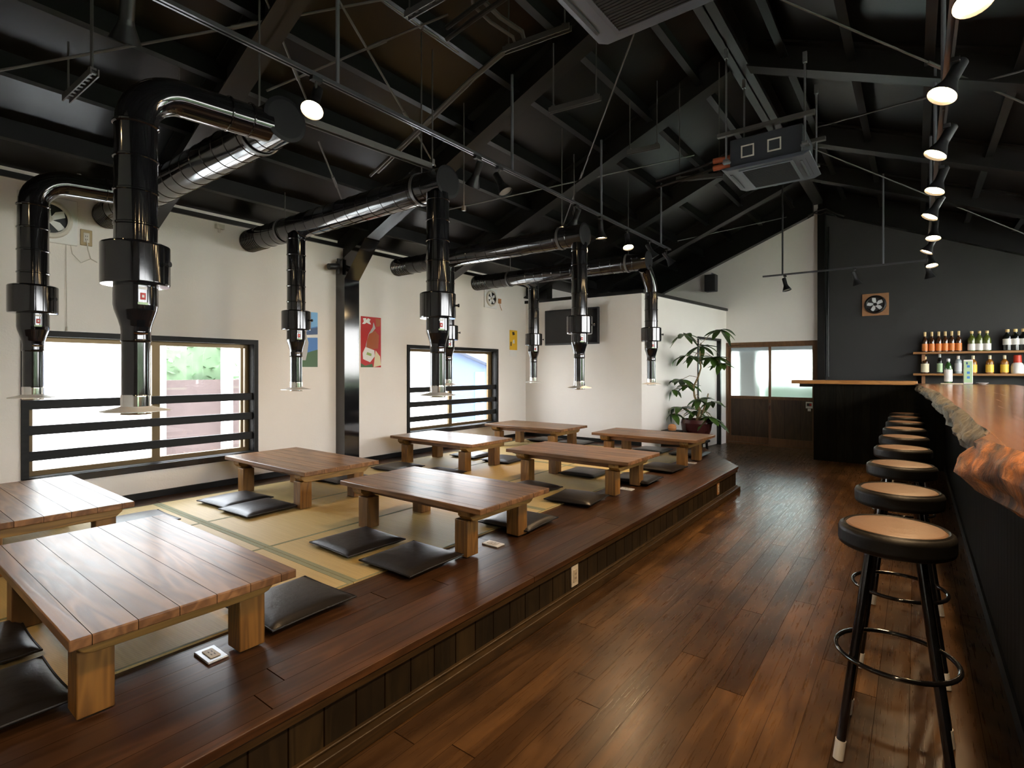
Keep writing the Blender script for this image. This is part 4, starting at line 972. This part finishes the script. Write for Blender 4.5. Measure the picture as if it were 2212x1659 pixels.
for k, px in enumerate((1998, 2013, 2028, 2042, 2056, 2071)): bottle('beer', bx(px), YS, Z1, 'brown bottle with gold neck and orange label, %s from left on upper shelf' % so[k], group='gold necked bottles on the upper shelf')
for k, px in enumerate((2099, 2115.5, 2132)): bottle('sake', bx(px), YS, Z1, 'olive bottle with white label on upper shelf, %s of its three' % ['left', 'middle', 'right'][k], group='white labelled bottles on the upper shelf')
for k, px in enumerate((2176, 2193.5, 2211)): bottle('wine', bx(px), YS, Z1, 'dark bottle with pale cap at right of upper shelf, %s of its three' % ['left', 'middle', 'right'][k], group='dark bottles on the upper shelf')
bottle('whisky', bx(1998, row=800), YS, Z2, 'brown bottle with cream label at left end of lower shelf')
bottle('slim', bx(2030, row=800), YS, Z2, 'slim dark bottle with silver cap on lower shelf')
bottle('gin', bx(2070, row=800), YS, Z2, 'clear bottle with silver label on lower shelf')
bottle('amber', bx(2102, row=800), YS, Z2, 'amber bottle with yellow label just behind the white carton')
bottle('amber', bx(2138, row=800), YS, Z2, 'amber bottle with yellow label, middle of lower shelf, standing alone')
bottle('amber', bx(2170, row=800), YS, Z2, 'amber bottle with yellow label left of the red-capped jug')
bottle('jug', bx(2198, row=800), YS, Z2, 'white jug with red cap at the right end of the lower shelf in view')
gx = on_y(2048, 800, 8.92).x
bottle('green', gx, 8.86, ZT, 'green bottle standing on the far end of the slab')
r = empty('drink_carton', (on_y(2091, 800, 8.86).x, 8.86, ZT), 'tall white carton with blue marks on the far end of the slab', 'carton')
MB().box(-.045, .045, -.03, .03, 0, .31).build('carton_body', 'l_white', r, .003); MB().box(-.040, .040, -.0315, -.03, .02, .29).build('print', 'l_green', r)
m = MB()
for zz in (.07, .13, .21): m.box(-.012, .016, -.0325, -.0315, zz, zz+.03)
m.build('print', 'p_blue', r); MB().box(-.02, -.004, -.0325, -.0315, .25, .28).build('print', 'p_navy', r)
p = on_z(2125, 819, ZT+.02); p = Vector((on_y(2122, 800, 8.8).x, 8.8, ZT))
MB_ = MB().lathe([(0, 0), (.03, 0), (.06, .018), (.062, .02), (.03, .006), (0, .005)], n=24, caps=False); o = MB_.build('small_dish', 'white_plastic'); o.location = p; tag(o, 'small white dish on the far end of the slab', 'dish')
o = MB().box(-.11, .11, -.05, .05, 0, .012).build('menu_board', 'l_cream', None, .003); o.location = (on_y(2056, 800, 8.72).x, 8.70, ZT); tag(o, 'flat pale tray on the slab beneath the green bottle', 'tray')

# ------------------------------------------------------------------ potted plant
PX, PY = -2.50, 7.62
pr = empty('potted_plant', (PX, PY, 0), 'leafy potted plant standing by the white partition at platform end', 'plant')
MB().lathe([(0, .30), (.11, .30), (.16, .34), (.20, .45), (.215, .55), (.20, .60), (.19, .60), (.19, .56), (0, .56)], n=32, caps=False).build('pot', 'pot', pr)
MB().lathe([(0, .555), (.19, .558), (.19, .57), (0, .575)], n=24, caps=False).build('soil', 'soil', pr)
m = MB()
for sx in (-1, 1):
    for sy_ in (-1, 1): m.tube([(sx*.12, sy_*.12, 0), (sx*.11, sy_*.11, .30)], .018, 8)
m.box(-.15, .15, -.15, .15, .27, .30); m.build('stand', 'black_wood', pr)
def pw(px, py, dy=0): v = on_y(px, py, PY+dy); return Vector((v.x-PX, v.y-PY, v.z))
ms = MB(); ml = MB()
trunk = [Vector((0, 0, .56)), pw(1512, 885), pw(1500, 855), pw(1498, 835), pw(1508, 815), pw(1514, 795), pw(1512, 765), pw(1512, 745)]
ms.tube(trunk, .014, 8, radii=[.02, .018, .015, .014, .013, .012, .010, .006])
ms.tube([Vector((.03, .02, .56)), pw(1525, 870, .05), pw(1530, 850, .06)], .012, 8, radii=[.016, .012, .008])
random.seed(11)
def leaf(base, d, L, wd, droop):
    d = d.normalized(); up = Vector((0, 0, 1)); sd = d.cross(up); sd = sd.normalized() if sd.length > .05 else Vector((1, 0, 0)); nrm = sd.cross(d)
    n = 6; vs = []
    for i in range(n+1):
        t = i/n; w = wd*math.sin(PI*min(1, t*.93+.04))**.8; c = base+d*L*t-up*droop*L*t*t
        fold = nrm*w*.25
        vs += [c-sd*w+fold, c-nrm*.001, c+sd*w+fold]
    vs = [Vector((max(q.x, -.36), min(q.y, 1.9), q.z)) for q in vs]
    ml.add(vs, [(i*3+k, i*3+k+1, (i+1)*3+k+1, (i+1)*3+k) for i in range(n) for k in range(2)], True)
def cluster(px, py, R, n, src, dy=0, spread=1., L=.17):
    c = pw(px, py, dy); s = src; mid = (s+c)/2+Vector((0, 0, .04)); ms.tube([s, mid, c], .004, 6)
    for k in range(n):
        a = 2*PI*k/n+random.uniform(-.3, .3); d_ = Vector((math.cos(a), math.sin(a)*.9, random.uniform(-.45, .2)*spread))
        leaf(c, d_, L*random.uniform(.95, 1.3), .044*random.uniform(.8, 1.2), random.uniform(.05, .6))
T_ = trunk
for (px, py, n, si, dy, L) in [(1478, 722, 8, 7, -.05, .20), (1556, 712, 8, 7, .1, .20), (1516, 748, 9, 7, -.1, .21), (1482, 768, 7, 6, .08, .20), (1540, 772, 9, 6, -.05, .21), (1560, 785, 6, 6, .1, .17), (1500, 770, 7, 6, .15, .18),
                               (1472, 820, 8, 4, -.05, .18), (1488, 832, 7, 3, .1, .18), (1455, 842, 5, 3, 0, .15), (1512, 862, 8, 2, -.08, .18), (1538, 868, 8, 1, .05, .18), (1470, 880, 9, 1, .05, .22), (1505, 888, 7, 1, .15, .18), (1532, 900, 7, 1, -.05, .18), (1452, 895, 6, 1, -.05, .18), (1548, 912, 5, 1, .0, .15)]:
    cluster(px, py, 0, n, T_[si], dy, 1, L)
ms.build('stems', 'stem', pr); ml.build('foliage', 'leaf', pr, fix=False)
o = MB().lathe([(0, 0), (.05, 0), (.06, .03), (.05, .07), (.03, .085), (0, .085)], n=20, caps=False).build('clay_ornament', 'clay'); v = on_y(1452, 912, 7.25); o.location = (v.x, 7.25, 0)
o.location.z = 0
o.data.transform(Matrix.Translation((0, 0, 0)))
st = MB(); st.box(-.13, .13, -.12, .12, 0, .02); st.box(-.12, .12, -.11, .11, .02, .46)
o2 = st.build('side_stand', 'black_wood'); o2.location = (v.x, 7.25, 0); tag(o2, 'low dark stand beside the potted plant', 'stand'); o.location.z = .46; tag(o, 'small orange clay ornament beside the plant pot', 'ornament')

# ------------------------------------------------------------------ outside
m = MB(); m.box(-40, 40, -30, 45, -.5, -.35); o = struct(m.build('ground', 'ground'))
M['sunlit_leaf'] = plain('sunlit_leaf', (.23, .33, .185), .6, noise=.35, nscale=3)  # leaf colour brightened so the hedge looks sunlit in reflections
def hedge(name, x0, x1, y0, y1, z0, z1, lab, nleaf, lm='hedge_leaf'):
    r = empty(name, ((x0+x1)/2, (y0+y1)/2, z0), lab, 'hedge'); m = MB(); cx, cy, h = (x1-x0)/2, (y1-y0)/2, z1-z0
    core = MB().box(-cx*.8, cx*.8, -cy*.95, cy*.95, 0, h*.9).build('branches', lm, r)
    for k in range(nleaf):
        p = Vector((random.uniform(-cx, cx), random.uniform(-cy, cy), random.uniform(0, h)))
        a = random.uniform(0, 2*PI); e = random.uniform(-1, 1); u = Vector((math.cos(a), math.sin(a), e)).normalized(); v = u.cross(Vector((random.uniform(-1, 1), random.uniform(-1, 1), 1))).normalized(); s = random.uniform(.04, .09)
        m.add([p-u*s, p+v*s*.5, p+u*s, p-v*s*.5], [(0, 1, 2, 3)])
    m.build('foliage', lm, r, fix=False)
hedge('garden_hedge', -9.9, -9.2, 1.5, 6.0, -.35, 2.1, 'green hedge seen through the clear pane of the near window', 4200)
fn = empty('garden_fence', (-9.0, 3.6, -.35), 'brown boarded fence with white posts outside the near window', 'fence')
MB().box(-.05, .0, -2.6, 2.4, 0, 1.50).build('fence_boards', 'hut', fn)
for y in (-1.7, -.55, .42, 1.4): MB().box(.0, .12, y-.07, y+.07, 0, 2.3).build('fence_post', 'white_plastic', fn)
ho = empty('garden_house', (-10.2, 11.2, -.35), 'pale blue gabled house seen through the far window', 'house')
MB().prism_x([(-2.4, 0), (1.9, 0), (1.9, 1.5), (-1.0, 2.3), (-2.4, 1.9)], -2, 0).build('house_wall', 'blue_wall', ho)
MB().prism_x([(-1.0, 2.3), (2.3, 1.40), (2.3, 1.5), (-1.0, 2.42)], -2.2, .25).build('house_roof', 'grey_roof', ho)
m = MB(); m.box(0, .03, .35, .75, 0, 1.6); m.build('house_pillar', 'p_sky', ho)
hedge('garden_hedge', 4.6, 5.6, -.5, 7.0, -.35, 2.05, 'unseen tall green hedge added outside the kitchen windows for reflections', 1800, 'sunlit_leaf')  # unseen hedge added to give the extractors green reflections
hedge('garden_hedge', 4.6, 5.6, 7.0, 12.0, -.35, 1.3, 'unseen green hedge kept low to admit sky light, outside the far kitchen window', 900, 'sunlit_leaf')  # unseen hedge kept low so sky light reaches the end wall
hedge('garden_hedge', -2.9, -.6, 12.2, 13.0, -.35, 1.2, 'green hedge outside the sliding doors', 700)
m = MB().box(-2.66, -2.36, 10.5, 10.8, -.35, 2.0); tag(m.build('porch_post', 'door_wood'), 'brown porch post blurred behind the frosted door glass', 'post')
m = MB().box(-3.4, -.6, 10.03, 12.2, 1.64, 1.74); tag(m.build('added_porch_roof', 'hut'), 'porch roof slab added to shade the top of the frosted door glass', 'porch roof')  # slab added low outside to grey the upper door glass

# ------------------------------------------------------------------ world light
w = bpy.data.worlds.new('world'); sc.world = w; w.use_nodes = True; nt = w.node_tree; bg = nt.nodes['Background']
tc = N(nt, 'ShaderNodeTexCoord'); sp = N(nt, 'ShaderNodeSeparateXYZ'); nt.links.new(tc.outputs['Generated'], sp.inputs[0])
rp = N(nt, 'ShaderNodeValToRGB'); rp.color_ramp.elements[0].position = .48; rp.color_ramp.elements[0].color = (.88, .87, .85, 1)
rp.color_ramp.elements[1].position = .75; rp.color_ramp.elements[1].color = (.86, .92, 1.0, 1)
nt.links.new(math_n(nt, 'MULTIPLY_ADD', sp.outputs['Z'], .5, .5), rp.inputs[0]); nt.links.new(rp.outputs[0], bg.inputs[0])
bg.inputs[1].default_value = 9.0
sun = bpy.data.lights.new('sun', 'SUN'); sun.energy = 7; sun.angle = .02; sun.color = (1, .96, .88)
so_ = bpy.data.objects.new('sun', sun); C.objects.link(so_); so_.rotation_euler = Vector((0, 0, -1)).rotation_difference(Vector((.10, 1, -1.15)).normalized()).to_euler()
sc.cycles.use_denoising = True
sc.cycles.max_bounces = 10; sc.cycles.diffuse_bounces = 6; sc.cycles.transparent_max_bounces = 12
sc.cycles.sample_clamp_indirect = 8
